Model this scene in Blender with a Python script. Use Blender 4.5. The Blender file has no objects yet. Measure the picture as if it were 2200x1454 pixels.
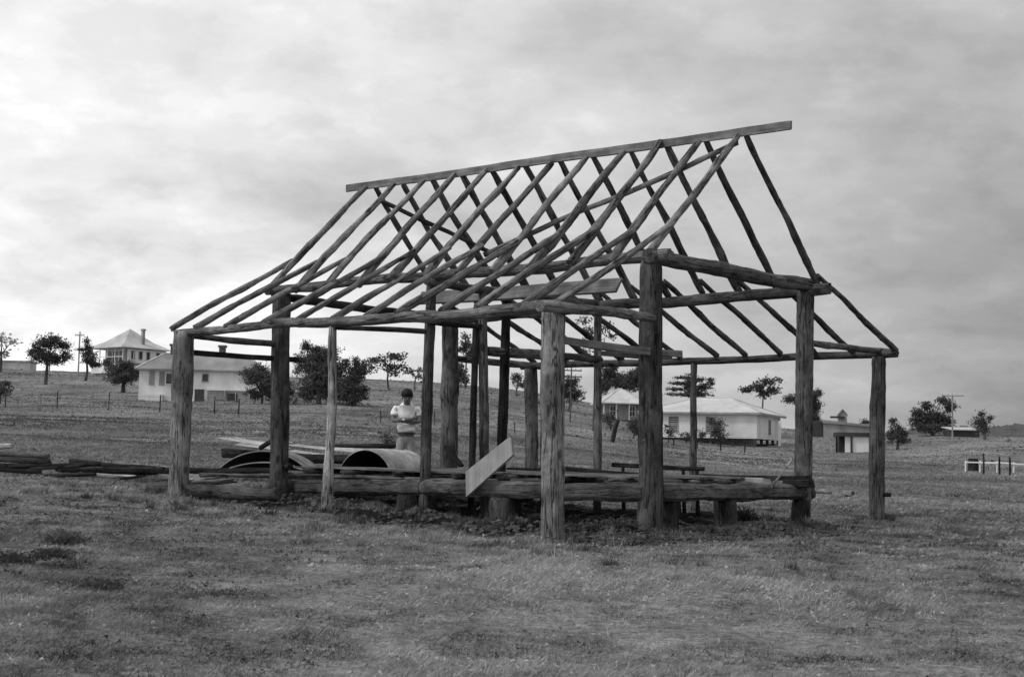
import bpy, bmesh, math, random
import numpy as np
from mathutils import Vector, Matrix

random.seed(11)
rng = np.random.default_rng(7)
sc = bpy.context.scene
col = sc.collection
R = math.radians

# ------------------------------------------------------------------ camera
F, PITCH, ROLL = 3111.1, 0.0819, 0.0218          # focal length in photo pixels (2200 wide), tilt, roll
CAM = Vector((-0.428, -14.62, 0.787))
cp, sp, cr, sr = math.cos(PITCH), math.sin(PITCH), math.cos(ROLL), math.sin(ROLL)
FWD = Vector((0, cp, sp))
_r0, _u0 = Vector((1, 0, 0)), Vector((0, -sp, cp))
RIGHT = _r0 * cr + _u0 * sr
UP = _u0 * cr - _r0 * sr
cam = bpy.data.cameras.new('camera')
cam.sensor_width = 36.0
cam.lens = F / 2200 * 36
cam.clip_end = 6000
camo = bpy.data.objects.new('camera', cam)
col.objects.link(camo)
camo.matrix_world = Matrix(((RIGHT.x, UP.x, -FWD.x, CAM.x), (RIGHT.y, UP.y, -FWD.y, CAM.y),
                            (RIGHT.z, UP.z, -FWD.z, CAM.z), (0, 0, 0, 1)))
sc.camera = camo

# ------------------------------------------------------------------ sky, sun, exposure
SUN_AZ, SUN_EL = R(-112), R(50)      # azimuth from +Y towards +X : the sun stands veiled to the left, a little behind us
world = bpy.data.worlds.new('World')
sc.world = world
world.use_nodes = True
nt = world.node_tree
nt.nodes.clear()


def node(tree, kind, **kw):
    n = tree.nodes.new(kind)
    for k, v in kw.items():
        setattr(n, k, v)
    return n


def mth(tree, op, a, b=None, c=None, clamp=False):
    n = tree.nodes.new('ShaderNodeMath')
    n.operation = op
    n.use_clamp = clamp
    for i, v in enumerate((a, b, c)):
        if v is None:
            continue
        if isinstance(v, (int, float)):
            n.inputs[i].default_value = v
        else:
            tree.links.new(v, n.inputs[i])
    return n.outputs[0]


def ramp(tree, fac, stops, interp='LINEAR'):
    n = tree.nodes.new('ShaderNodeValToRGB')
    n.color_ramp.interpolation = interp
    el = n.color_ramp.elements
    while len(el) < len(stops):
        el.new(0.5)
    for e, (p, v) in zip(el, stops):
        e.position = p
        e.color = (v, v, v, 1)
    tree.links.new(fac, n.inputs[0])
    return n.outputs[0]


out = node(nt, 'ShaderNodeOutputWorld')
bg = node(nt, 'ShaderNodeBackground')
bg.inputs[1].default_value = 0.1
sky = node(nt, 'ShaderNodeTexSky', sky_type='NISHITA')
sky.sun_disc = False
sky.sun_elevation = SUN_EL
sky.sun_rotation = SUN_AZ
bw = node(nt, 'ShaderNodeRGBToBW')
nt.links.new(sky.outputs[0], bw.inputs[0])
tc = node(nt, 'ShaderNodeTexCoord')
sep = node(nt, 'ShaderNodeSeparateXYZ')
nt.links.new(tc.outputs['Generated'], sep.inputs[0])
X, Y, Z = sep.outputs
zc = mth(nt, 'MAXIMUM', Z, 0.0)
den = mth(nt, 'ADD', zc, 0.34)
px_ = mth(nt, 'DIVIDE', X, den)
py_ = mth(nt, 'DIVIDE', Y, den)
cmb = node(nt, 'ShaderNodeCombineXYZ')
nt.links.new(px_, cmb.inputs[0])
nt.links.new(py_, cmb.inputs[1])
n1 = node(nt, 'ShaderNodeTexNoise')
n1.inputs['Scale'].default_value = 2.1
n1.inputs['Detail'].default_value = 7
n1.inputs['Roughness'].default_value = 0.53
n1.inputs['Distortion'].default_value = 0.15
mp = node(nt, 'ShaderNodeMapping')
mp.inputs['Scale'].default_value = (0.95, 1.0, 1)
mp.inputs['Location'].default_value = (3.1, 7.3, 0)
nt.links.new(cmb.outputs[0], mp.inputs[0])
nt.links.new(mp.outputs[0], n1.inputs[0])
n2 = node(nt, 'ShaderNodeTexNoise')
n2.inputs['Scale'].default_value = 6.5
n2.inputs['Detail'].default_value = 8
n2.inputs['Roughness'].default_value = 0.6
n2.inputs['Distortion'].default_value = 0.1
nt.links.new(mp.outputs[0], n2.inputs[0])
cl = ramp(nt, n1.outputs[0], [(0.30, 0.72), (0.44, 0.92), (0.53, 1.05), (0.68, 1.2)], 'EASE')
cl2 = ramp(nt, n2.outputs[0], [(0.34, 0.88), (0.52, 1.0), (0.66, 1.12)], 'EASE')
clouds = mth(nt, 'MULTIPLY', cl, cl2)
# the cloud deck thins towards the veiled sun on the left and thickens to the right, most of all low down
side = mth(nt, 'TANH', mth(nt, 'MULTIPLY', X, 2.2))
low = ramp(nt, zc, [(0.0, 1.0), (0.10, 0.86), (0.24, 0.36), (0.42, 0.12), (1.0, 0.04)], 'EASE')
tilt = mth(nt, 'MULTIPLY', mth(nt, 'MULTIPLY', side, low), -0.62)
lum = mth(nt, 'MULTIPLY', mth(nt, 'ADD', tilt, 0.70), clouds)
lum10 = mth(nt, 'MULTIPLY', lum, 10.0)
mixn = mth(nt, 'ADD', mth(nt, 'MULTIPLY', lum10, 0.95), mth(nt, 'MULTIPLY', bw.outputs[0], 0.05))
nt.links.new(mixn, bg.inputs[0])
nt.links.new(bg.outputs[0], out.inputs[0])

sl = bpy.data.lights.new('sun', 'SUN')
sl.energy = 1.5
sl.angle = R(12)
so = bpy.data.objects.new('sun', sl)
col.objects.link(so)
sdir = Vector((math.sin(SUN_AZ) * math.cos(SUN_EL), math.cos(SUN_AZ) * math.cos(SUN_EL), math.sin(SUN_EL)))
so.rotation_euler = sdir.to_track_quat('Z', 'Y').to_euler()
so.location = (-20, -20, 30)

vs = sc.view_settings
vs.view_transform = 'Standard'
vs.look = 'None'
vs.exposure = 0.0
vs.gamma = 1.0
vs.use_curve_mapping = False
sc.render.engine = 'CYCLES'


# ------------------------------------------------------------------ geometry of the place
def ray(px, py):
    return FWD + RIGHT * ((px - 1100) / F) + UP * (-(py - 727) / F)


def at(px, py, D):
    d = ray(px, py)
    return CAM + d * (D / d.y)


YAW = R(35.5) + 0.0986
bc, bs = math.cos(YAW), math.sin(YAW)
UU, VV, ZZ = Vector((-bc, bs, 0)), Vector((bs, bc, 0)), Vector((0, 0, 1))
LEN, VA, WI, VD = 6.269, 1.648, 3.369, 2.113
vB, vC, vE = VA, VA + WI, VA + WI + VD
vR = vB + 0.511 * WI
uM = 0.528 * LEN
HA, HB, HR = 2.30, 3.0, 4.707


def bf(u, v, z):
    return UU * u + VV * v + ZZ * z


def on_v(px, py, v):
    d = ray(px, py)
    return CAM + d * ((v - CAM.dot(VV)) / d.dot(VV))


def on_u(px, py, u):
    d = ray(px, py)
    return CAM + d * ((u - CAM.dot(UU)) / d.dot(UU))


def on_plane(px, py, p0, n):
    d = ray(px, py)
    return CAM + d * ((p0 - CAM).dot(n) / d.dot(n))


# ---- value noise (numpy)
_perm = rng.random((256, 256))


def vnoise(x, y):
    xi, yi = np.floor(x).astype(int), np.floor(y).astype(int)
    fx, fy = x - xi, y - yi
    fx, fy = fx * fx * (3 - 2 * fx), fy * fy * (3 - 2 * fy)
    a = _perm[xi & 255, yi & 255]
    b = _perm[(xi + 1) & 255, yi & 255]
    c = _perm[xi & 255, (yi + 1) & 255]
    d = _perm[(xi + 1) & 255, (yi + 1) & 255]
    return (a * (1 - fx) + b * fx) * (1 - fy) + (c * (1 - fx) + d * fx) * fy - 0.5


# ---- terrain : heights at distances along a few directions
DK = [2, 6, 10, 14.6, 18, 22, 30, 45, 60, 90, 120, 150, 200, 260, 400, 700, 3000]
TER = {
    -700: [-.66, -.36, -.08, .12, .28, .42, .62, 1.1, 1.6, 3.0, 4.7, 6.6, 11.4, 14.3, 16, 16, 16],
    0:    [-.68, -.40, -.12, .08, .26, .38, .55, .98, 1.45, 2.78, 4.5, 6.4, 11.2, 14.2, 16, 16, 16],
    400:  [-.69, -.42, -.16, .02, .18, .30, .50, .92, 1.40, 2.70, 4.2, 5.8, 10.9, 14.1, 16, 16, 16],
    900:  [-.70, -.44, -.19, -.02, .03, .20, .42, .85, 1.35, 2.60, 4.4, 6.5, 10.7, 14.2, 15, 15, 15],
    1200: [-.70, -.45, -.21, -.02, .0, .12, .30, .60, .95, 1.9, 3.3, 5.0, 9.2, 12.5, 13, 13, 13],
    1500: [-.70, -.45, -.22, -.02, -.02, .05, .2, .32, .44, .82, 1.42, 2.3, 4.6, 7.2, 10, 11, 12],
    1800: [-.70, -.455, -.23, -.04, -.04, .02, .1, .2, .3, .6, 1.15, 2.6, 5.0, 6.8, 9, 10, 12],
    2100: [-.70, -.46, -.24, -.05, -.05, .0, .05, .12, .2, .6, 2.3, 4.0, 5.1, 6.2, 8, 10, 12],
    2900: [-.70, -.46, -.25, -.06, -.06, .0, .05, .1, .18, .5, 1.9, 3.4, 4.6, 5.4, 7, 9, 11],
}
_cols = sorted(TER)
_ld = np.linspace(math.log(2), math.log(3000), 500)
_tt = np.linspace(-0.62, 0.62, 125)
_tab0 = np.array([np.interp(_ld, np.log(DK), TER[c]) for c in _cols])
_tc = [(c - 1100) / F for c in _cols]
_tab = np.array([[np.interp(t, _tc, _tab0[:, j]) for j in range(len(_ld))] for t in _tt])


def _blur(a, k, ax):
    ker = np.hanning(2 * k + 3)[1:-1]
    ker /= ker.sum()
    pad = [(0, 0), (0, 0)]
    pad[ax] = (k, k)
    b = np.pad(a, pad, mode='edge')
    return np.apply_along_axis(lambda v: np.convolve(v, ker, 'valid'), ax, b)


_tab = _blur(_blur(_tab, 14, 1), 9, 0)


def base_z(x, y):
    x, y = np.asarray(x, float), np.asarray(y, float)
    D = np.maximum(y - CAM.y, 2.0)
    t = np.clip((x - CAM.x) / D, -0.619, 0.619)
    fi = (t + 0.62) / 1.24 * (len(_tt) - 1)
    fj = (np.log(np.clip(D, 2.0, 2999)) - _ld[0]) / (_ld[-1] - _ld[0]) * (len(_ld) - 1)
    i = np.clip(fi.astype(int), 0, len(_tt) - 2)
    j = np.clip(fj.astype(int), 0, len(_ld) - 2)
    a, b = fi - i, fj - j
    return (_tab[i, j] * (1 - a) + _tab[i + 1, j] * a) * (1 - b) + (_tab[i, j + 1] * (1 - a) + _tab[i + 1, j + 1] * a) * b


FEET = [(0, 0), (3.31, 0), (LEN, 0), (0, vB), (0, vC), (0, vE), (LEN, vB)]


def gz(x, y):
    """ground height with its humps and hollows"""
    x, y = np.asarray(x, float), np.asarray(y, float)
    D = np.maximum(y - CAM.y, 2.0)
    z = base_z(x, y)
    near = np.clip(1.6 - D / 60, 0.15, 1)
    z = z + near * (0.10 * vnoise(x * .33 + 5, y * .33) + 0.055 * vnoise(x * 1.1, y * 1.1 + 9) + 0.03 * vnoise(x * 3.1 + 40, y * 3.1))
    u = x * UU.x + y * UU.y
    v = x * VV.x + y * VV.y
    inu = np.clip((u + .2) / .4, 0, 1) * np.clip((LEN + .3 - u) / .6, 0, 1)
    z = z + inu * (.085 + .08 * vnoise(u * 1.9 + 3, v * .7)) * np.exp(-((v - (vB - .22)) / .34) ** 2)
    inv = np.clip((v - vB + .3) / .4, 0, 1) * np.clip((vC + .2 - v) / .4, 0, 1)
    z = z + inv * (.05 + .06 * vnoise(v * 1.9 + 13, u * .7)) * np.exp(-((u + .25) / .3) ** 2)
    for (pu, pv) in FEET:
        z = z + .055 * np.exp(-((u - pu) ** 2 + (v - pv) ** 2) / .09)
    far = np.clip((D - 40) / 60, 0, 1)
    z = z + far * (0.5 * vnoise(x * .06, y * .06 + 31) + 0.22 * vnoise(x * .25, y * .25))
    return z


def gzf(x, y):
    return float(gz(np.array([x]), np.array([y]))[0])


def ground_hit(px, py, d0=4.0, d1=1500.0):
    d = ray(px, py)
    Ds = np.exp(np.linspace(math.log(d0), math.log(d1), 3000))
    xs = CAM.x + d.x / d.y * Ds
    ys = CAM.y + Ds
    zs = CAM.z + d.z / d.y * Ds
    g = gz(xs, ys)
    k = np.argmax(zs < g)
    if zs[k] >= g[k]:
        k = len(Ds) - 1
    return Vector((xs[k], ys[k], g[k]))


def ground_at(px, D):
    x = CAM.x + (px - 1100) / F * D / cp
    y = CAM.y + D
    return Vector((x, y, gzf(x, y)))


# ------------------------------------------------------------------ materials (the photograph is black and white)
MATS = {}


def gmat(name, lo, hi, scale=6.0, detail=6.0, stretch=(1, 1, 1), rough=0.9, bump=0.0, bump_scale=None,
         coord='Object', rnd=0.0, big=None, stops=(0.32, 0.68), spec=0.2, metallic=0.0, crack=None, transl=0.0):
    """grey material: noise between two values, optional large patches, cracks along z, per-object tone"""
    m = bpy.data.materials.new(name)
    m.use_nodes = True
    t = m.node_tree
    b = t.nodes['Principled BSDF']
    b.inputs['Roughness'].default_value = rough
    b.inputs['Specular IOR Level'].default_value = spec
    b.inputs['Metallic'].default_value = metallic
    if coord == 'World':
        g = t.nodes.new('ShaderNodeNewGeometry')
        co = g.outputs['Position']
    else:
        g = t.nodes.new('ShaderNodeTexCoord')
        co = g.outputs['Object']
    oi = t.nodes.new('ShaderNodeObjectInfo')
    mpn = t.nodes.new('ShaderNodeMapping')
    mpn.inputs['Scale'].default_value = stretch
    t.links.new(co, mpn.inputs[0])
    if coord != 'World':
        cx = t.nodes.new('ShaderNodeCombineXYZ')
        for i in range(3):
            t.links.new(mth(t, 'MULTIPLY', oi.outputs['Random'], 37.0 + 11 * i), cx.inputs[i])
        t.links.new(cx.outputs[0], mpn.inputs['Location'])
    n = t.nodes.new('ShaderNodeTexNoise')
    n.inputs['Scale'].default_value = scale
    n.inputs['Detail'].default_value = detail
    n.inputs['Roughness'].default_value = 0.62
    t.links.new(mpn.outputs[0], n.inputs[0])
    v = ramp(t, n.outputs[0], [(stops[0], lo), (stops[1], hi)])
    if big:
        bscale, blo, bhi = big
        nb = t.nodes.new('ShaderNodeTexNoise')
        nb.inputs['Scale'].default_value = bscale
        nb.inputs['Detail'].default_value = 4
        t.links.new(co, nb.inputs[0])
        v = mth(t, 'MULTIPLY', v, ramp(t, nb.outputs[0], [(0.36, blo), (0.64, bhi)], 'EASE'))
    if crack:
        nc = t.nodes.new('ShaderNodeTexNoise')
        nc.inputs['Scale'].default_value = crack[0]
        nc.inputs['Detail'].default_value = 3
        nc.inputs['Roughness'].default_value = 0.5
        mc = t.nodes.new('ShaderNodeMapping')
        mc.inputs['Scale'].default_value = (1, 1, 0.045)
        t.links.new(co, mc.inputs[0])
        if coord != 'World':
            t.links.new(cx.outputs[0], mc.inputs['Location'])
        t.links.new(mc.outputs[0], nc.inputs[0])
        ck = ramp(t, nc.outputs[0], [(0.36, crack[1]), (0.44, 1.0)])
        v = mth(t, 'MULTIPLY', v, ck)
    if rnd:
        v = mth(t, 'MULTIPLY', v, mth(t, 'ADD', mth(t, 'MULTIPLY', oi.outputs['Random'], 2 * rnd), 1 - rnd))
    t.links.new(v, b.inputs['Base Color'])
    if bump:
        bn = t.nodes.new('ShaderNodeBump')
        bn.inputs['Strength'].default_value = bump
        bn.inputs['Distance'].default_value = bump_scale or 0.02
        t.links.new(v if crack else n.outputs[0], bn.inputs['Height'])
        t.links.new(bn.outputs[0], b.inputs['Normal'])
    if transl:
        tr = t.nodes.new('ShaderNodeBsdfTranslucent')
        t.links.new(v, tr.inputs[0])
        mx = t.nodes.new('ShaderNodeMixShader')
        mx.inputs[0].default_value = transl
        t.links.new(b.outputs[0], mx.inputs[1])
        t.links.new(tr.outputs[0], mx.inputs[2])
        t.links.new(mx.outputs[0], t.nodes['Material Output'].inputs[0])
    MATS[name] = m
    return m


def timber(name, base, pale, rnd=.3):
    """weathered pole: long grain, isotropic blotches, thin drying checks, knots, pale lichen; z is the pole's length"""
    m = bpy.data.materials.new(name)
    m.use_nodes = True
    t = m.node_tree
    b = t.nodes['Principled BSDF']
    b.inputs['Roughness'].default_value = .95
    b.inputs['Specular IOR Level'].default_value = .15
    g = t.nodes.new('ShaderNodeTexCoord')
    oi = t.nodes.new('ShaderNodeObjectInfo')
    cx = t.nodes.new('ShaderNodeCombineXYZ')
    for i in range(3):
        t.links.new(mth(t, 'MULTIPLY', oi.outputs['Random'], 41.0 + 13 * i), cx.inputs[i])

    def nz(scale, zs, detail, rough=.6, dist=0.0):
        mp_ = t.nodes.new('ShaderNodeMapping')
        mp_.inputs['Scale'].default_value = (1, 1, zs)
        t.links.new(g.outputs['Object'], mp_.inputs[0])
        t.links.new(cx.outputs[0], mp_.inputs['Location'])
        n = t.nodes.new('ShaderNodeTexNoise')
        n.inputs['Scale'].default_value = scale
        n.inputs['Detail'].default_value = detail
        n.inputs['Roughness'].default_value = rough
        n.inputs['Distortion'].default_value = dist
        t.links.new(mp_.outputs[0], n.inputs[0])
        return n.outputs[0]
    grain = ramp(t, nz(55, .05, 5), [(.3, .74), (.7, 1.24)])
    blotch = ramp(t, nz(8, .55, 9, .72), [(.34, .42), (.5, 1.0), (.68, 1.6)])
    big = ramp(t, nz(1.7, .8, 3), [(.36, .7), (.64, 1.25)], 'EASE')
    ck = nz(13, .05, 3, .55, .3)
    crack = ramp(t, mth(t, 'ABSOLUTE', mth(t, 'SUBTRACT', ck, .5)), [(.004, .18), (.022, 1.0)])
    vo = t.nodes.new('ShaderNodeTexVoronoi')
    vo.inputs['Scale'].default_value = 5.0
    mv = t.nodes.new('ShaderNodeMapping')
    mv.inputs['Scale'].default_value = (1, 1, .5)
    t.links.new(g.outputs['Object'], mv.inputs[0])
    t.links.new(cx.outputs[0], mv.inputs['Location'])
    t.links.new(mv.outputs[0], vo.inputs[0])
    knot = ramp(t, vo.outputs['Distance'], [(.10, .32), (.2, 1.0)])
    v = mth(t, 'MULTIPLY', mth(t, 'MULTIPLY', grain, blotch), mth(t, 'MULTIPLY', crack, knot))
    v = mth(t, 'MULTIPLY', v, big)
    v = mth(t, 'MULTIPLY', v, mth(t, 'ADD', mth(t, 'MULTIPLY', oi.outputs['Random'], 2 * rnd), 1 - rnd))
    v = mth(t, 'MULTIPLY', v, base)
    lich = ramp(t, nz(21, .6, 6, .7), [(.60, 0.0), (.72, 1.0)])
    mx = t.nodes.new('ShaderNodeMix')
    mx.data_type = 'FLOAT'
    t.links.new(mth(t, 'MULTIPLY', lich, .55), mx.inputs[0])
    t.links.new(v, mx.inputs[2])
    mx.inputs[3].default_value = pale
    t.links.new(mx.outputs[0], b.inputs['Base Color'])
    bn = t.nodes.new('ShaderNodeBump')
    bn.inputs['Strength'].default_value = .8
    bn.inputs['Distance'].default_value = .02
    t.links.new(mth(t, 'MULTIPLY', mth(t, 'MULTIPLY', grain, crack), blotch), bn.inputs['Height'])
    t.links.new(bn.outputs[0], b.inputs['Normal'])
    MATS[name] = m


timber('log_wood', .122, .32, .32)
timber('lit_grey_wood', .215, .42, .25)  # paler copy of log_wood for the near side, its light put into colour
timber('pale_wood', .36, .55, .12)
timber('dark_wood', .04, .09, .25)
gmat('sawn_wood', .10, .24, 26, 8, (1, 1, .07), .95, .4, .01, rnd=.12, big=(3.5, .7, 1.2))
gmat('board_pale', .34, .52, 14, 8, (1, 1, .1), .9, .25, .01, big=(2.5, .8, 1.1))
gmat('iron_pale', .22, .50, 5, 7, (1, 1, 1), .6, .1, .01, big=(1.5, .75, 1.1), spec=.4)
gmat('iron_mid', .10, .28, 5, 7, (1, 1, 1), .7, .1, .01, big=(1.5, .75, 1.1), spec=.3)
gmat('iron_dark', .05, .16, 5, 7, (1, 1, 1), .7, .1, .01, big=(1.5, .75, 1.1), spec=.4)
gmat('arch_shade', .012, .035, 6, 5, rough=.9)  # near-black colour standing for the shade inside the iron arches
gmat('bark', .05, .13, 3, 6, (1, 1, .3), .95, .5, .1)
gmat('leaf_dark', .045, .125, .8, 4, coord='World', rnd=.15, transl=.15)
gmat('leaf_mid', .06, .15, .8, 4, coord='World', rnd=.15, transl=.2)
gmat('leaf_pale', .30, .50, .8, 4, coord='World', rnd=.15, transl=.2)
gmat('wall_white', .68, .88, .9, 6, (1, 1, .4), .9, .05, .02, big=(.25, .85, 1.05))
gmat('wall_grey', .22, .40, .9, 6, (1, 1, .4), .9, .05, .02)
gmat('wall_dark', .03, .08, .9, 6, (1, 1, .4), .9)
gmat('roof_iron', .40, .58, .7, 6, (1, 1, 1), .75, big=(.22, .85, 1.1), spec=.3)
gmat('roof_white', .46, .64, .7, 6, (1, 1, 1), .75, big=(.22, .9, 1.05), spec=.3)
gmat('roof_dark', .20, .34, .7, 6, (1, 1, 1), .8, big=(.22, .85, 1.1))
gmat('glass_dark', .02, .05, 2, 3, rough=.25, spec=.5)
gmat('brick_soot', .06, .16, 4, 5, bump=.3, bump_scale=.03)
gmat('skin', .13, .19, 8, 4, rough=.6)
gmat('hair', .006, .02, 30, 4, rough=.6)
gmat('shirt', .80, .92, 14, 4, rough=.9, bump=.2, bump_scale=.01)
gmat('trousers', .24, .36, 10, 4, rough=.9, bump=.2, bump_scale=.01)
gmat('leather', .02, .05, 20, 3, rough=.6)
gmat('watch_face', .75, .85, 20, 2, rough=.3)
gmat('stone', .14, .36, 5, 6, bump=.5, bump_scale=.03, rnd=.3)
gmat('hill_trees', .05, .11, .09, 6, coord='World')


# ------------------------------------------------------------------ mesh helpers
WM = {}


def finish(name, me, mat, parent=None, M=None, smooth=False, kind=None, label=None, cat=None, group=None):
    o = bpy.data.objects.new(name, me)
    col.objects.link(o)
    if mat:
        me.materials.append(MATS[mat] if isinstance(mat, str) else mat)
    if smooth:
        me.shade_smooth()
    M = M or Matrix.Identity(4)
    WM[o.name] = M
    if parent is not None:
        o.parent = parent
        o.matrix_basis = WM[parent.name].inverted() @ M
    else:
        o.matrix_basis = M
    if kind:
        o['kind'] = kind
    if label:
        o['label'] = label
    if cat:
        o['category'] = cat
    if group:
        o['group'] = group
    return o


def mesh(name, verts, faces):
    me = bpy.data.meshes.new(name)
    me.from_pydata([tuple(v) for v in verts], [], faces)
    me.update()
    return me


def thing(name, label, cat, loc, rotz=0.0, group=None):
    o = bpy.data.objects.new(name, None)
    col.objects.link(o)
    o.empty_display_size = 0.3
    M = Matrix.Translation(Vector(loc)) @ Matrix.Rotation(rotz, 4, 'Z')
    o.matrix_basis = M
    WM[o.name] = M
    o['label'] = label
    o['category'] = cat
    if group:
        o['group'] = group
    return o


def axis_frame(p, q, upv=None):
    """matrix with origin p, local z along q-p, local y near upv"""
    p, q = Vector(p), Vector(q)
    z = (q - p).normalized()
    upv = Vector(upv) if upv is not None else (Vector((0, 0, 1)) if abs(z.z) < .9 else VV.copy())
    x = upv.cross(z)
    if x.length < 1e-4:
        x = Vector((1, 0, 0)).cross(z)
    x.normalize()
    y = z.cross(x)
    return Matrix(((x.x, y.x, z.x, p.x), (x.y, y.y, z.y, p.y), (x.z, y.z, z.z, p.z), (0, 0, 0, 1))), (q - p).length


def log_mesh(L, r0, r1, wob=0.02, rough=0.06, square=0.0, sides=12, aspect=1.0, knots=2, step=.085, bend=0.0, seed=None):
    rs = random.Random(seed if seed is not None else random.random())
    n = max(4, int(L / step))
    ph = [rs.uniform(0, 6.28) for _ in range(8)]
    lob = [(rs.randint(2, 4), rs.uniform(0, 6.28), rs.uniform(.3, 1)) for _ in range(3)]
    kn = [(rs.uniform(.08, .92), rs.uniform(0, 6.28), rs.uniform(.10, .22)) for _ in range(knots)]
    ba = rs.uniform(0, 6.28)
    V, Fc = [], []
    ax = []
    for i in range(n + 1):
        t = i / n
        z = t * L
        env = math.sin(math.pi * t) ** .7
        bx = wob * env * (math.sin(1.3 * z + ph[0]) * .6 + math.sin(2.9 * z + ph[1]) * .3 + math.sin(6.5 * z + ph[6]) * .12) + bend * math.sin(math.pi * t) * math.cos(ba)
        by = wob * env * (math.sin(1.1 * z + ph[2]) * .6 + math.sin(3.1 * z + ph[3]) * .3 + math.sin(6 * z + ph[7]) * .12) + bend * math.sin(math.pi * t) * math.sin(ba)
        r = r0 + (r1 - r0) * t
        r *= 1 + rough * (math.sin(3.3 * z + ph[4]) * .5 + math.sin(7.9 * z + ph[5]) * .5 + rs.uniform(-.5, .5))
        if i in (0, n):
            r *= .94
        for k in range(sides):
            a = 2 * math.pi * k / sides
            c, s = math.cos(a), math.sin(a)
            rr = r
            if square:
                e = (abs(c) ** 5 + abs(s) ** 5) ** (-1 / 5)
                rr *= (1 - square) + square * e
            for (m_, p_, w_) in lob:
                rr *= 1 + rough * .55 * w_ * math.sin(m_ * a + p_ + .6 * z)
            for (kt, ka, kh) in kn:
                dz = (t - kt) * L / (1.6 * r0 + .02)
                da = (a - ka + math.pi) % (2 * math.pi) - math.pi
                rr *= 1 + kh * math.exp(-dz * dz - da * da * 2.5)
            rr *= 1 + rs.uniform(-.5, .5) * rough
            V.append((bx + rr * c, by + rr * s * aspect, z + (rs.uniform(-.01, .01) if 0 < i < n else rs.uniform(-.012, .012))))
    for i in range(n):
        for k in range(sides):
            a, b = i * sides + k, i * sides + (k + 1) % sides
            Fc.append((a, b, b + sides, a + sides))
    c0, c1 = len(V), len(V) + 1
    V += [(0, 0, 0), (V[-1][0] * 0, 0, L)]
    for k in range(sides):
        Fc.append((c0, (k + 1) % sides, k))
        Fc.append((c1, n * sides + k, n * sides + (k + 1) % sides))
    me = mesh('timber', V, Fc)
    # round skin, sharp ends
    sm = [square < .9] * (n * sides) + [False] * (2 * sides)
    me.polygons.foreach_set('use_smooth', sm)
    return me


def log(name, p, q, d0, d1=None, mat='log_wood', parent=None, label=None, cat=None, group=None, kind=None, upv=None, **kw):
    M, L = axis_frame(p, q, upv)
    d1 = d0 * .92 if d1 is None else d1
    return finish(name, log_mesh(L, d0 / 2, d1 / 2, **kw), mat, parent, M, label=label, cat=cat, group=group, kind=kind)


def beam_mesh(L, w, h, rough=.006, seg=None):
    """sawn or hewn bar : cross-section w (x) by h (y), slightly uneven, chamfered"""
    n = seg or max(2, int(L / .3))
    rs = random.Random(random.random())
    V, Fc = [], []
    ch = min(w, h) * .12
    sec = [(-w / 2 + ch, -h / 2), (w / 2 - ch, -h / 2), (w / 2, -h / 2 + ch), (w / 2, h / 2 - ch),
           (w / 2 - ch, h / 2), (-w / 2 + ch, h / 2), (-w / 2, h / 2 - ch), (-w / 2, -h / 2 + ch)]
    p1, p2 = rs.uniform(0, 6), rs.uniform(0, 6)
    for i in range(n + 1):
        z = L * i / n
        dx, dy = rough * 1.5 * math.sin(z * 1.3 + p1), rough * 1.5 * math.sin(z * 1.7 + p2)
        for (x, y) in sec:
            V.append((x + dx + rs.uniform(-rough, rough) * .6, y + dy + rs.uniform(-rough, rough) * .6,
                      z + (rs.uniform(-rough, rough) * 1.5)))
    for i in range(n):
        for k in range(8):
            a, b = i * 8 + k, i * 8 + (k + 1) % 8
            Fc.append((a, b, b + 8, a + 8))
    Fc.append(tuple(reversed(range(8))))
    Fc.append(tuple(n * 8 + k for k in range(8)))
    return mesh('beam', V, Fc)


def beam(name, p, q, w, h, mat='sawn_wood', parent=None, upv=None, rough=.006, **kw):
    M, L = axis_frame(p, q, upv)
    return finish(name, beam_mesh(L, w, h, rough), mat, parent, M, **kw)


class MB:
    def __init__(self):
        self.v, self.f = [], []

    def box(self, x0, x1, y0, y1, z0, z1):
        b = len(self.v)
        self.v += [(x, y, z) for z in (z0, z1) for y in (y0, y1) for x in (x0, x1)]
        self.f += [tuple(b + i for i in f) for f in ((0, 2, 3, 1), (4, 5, 7, 6), (0, 1, 5, 4), (2, 6, 7, 3), (0, 4, 6, 2), (1, 3, 7, 5))]
        return self

    def poly(self, pts):
        b = len(self.v)
        self.v += [tuple(p) for p in pts]
        self.f.append(tuple(range(b, b + len(pts))))
        return self

    def prism(self, pts, off):
        """closed prism : polygon pts and the same polygon shifted by off"""
        b, n = len(self.v), len(pts)
        off = Vector(off)
        self.v += [tuple(p) for p in pts] + [tuple(Vector(p) + off) for p in pts]
        self.f.append(tuple(range(b, b + n)))
        self.f.append(tuple(reversed(range(b + n, b + 2 * n))))
        for k in range(n):
            j = (k + 1) % n
            self.f.append((b + k, b + n + k, b + n + j, b + j))
        return self

    def build(self, name, mat, parent=None, M=None, **kw):
        me = mesh(name, self.v, self.f)
        bm = bmesh.new()
        bm.from_mesh(me)
        bmesh.ops.recalc_face_normals(bm, faces=bm.faces)
        bm.to_mesh(me)
        bm.free()
        if parent is not None and M is None:
            M = WM[parent.name]
        return finish(name, me, mat, parent, M, **kw)


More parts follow.
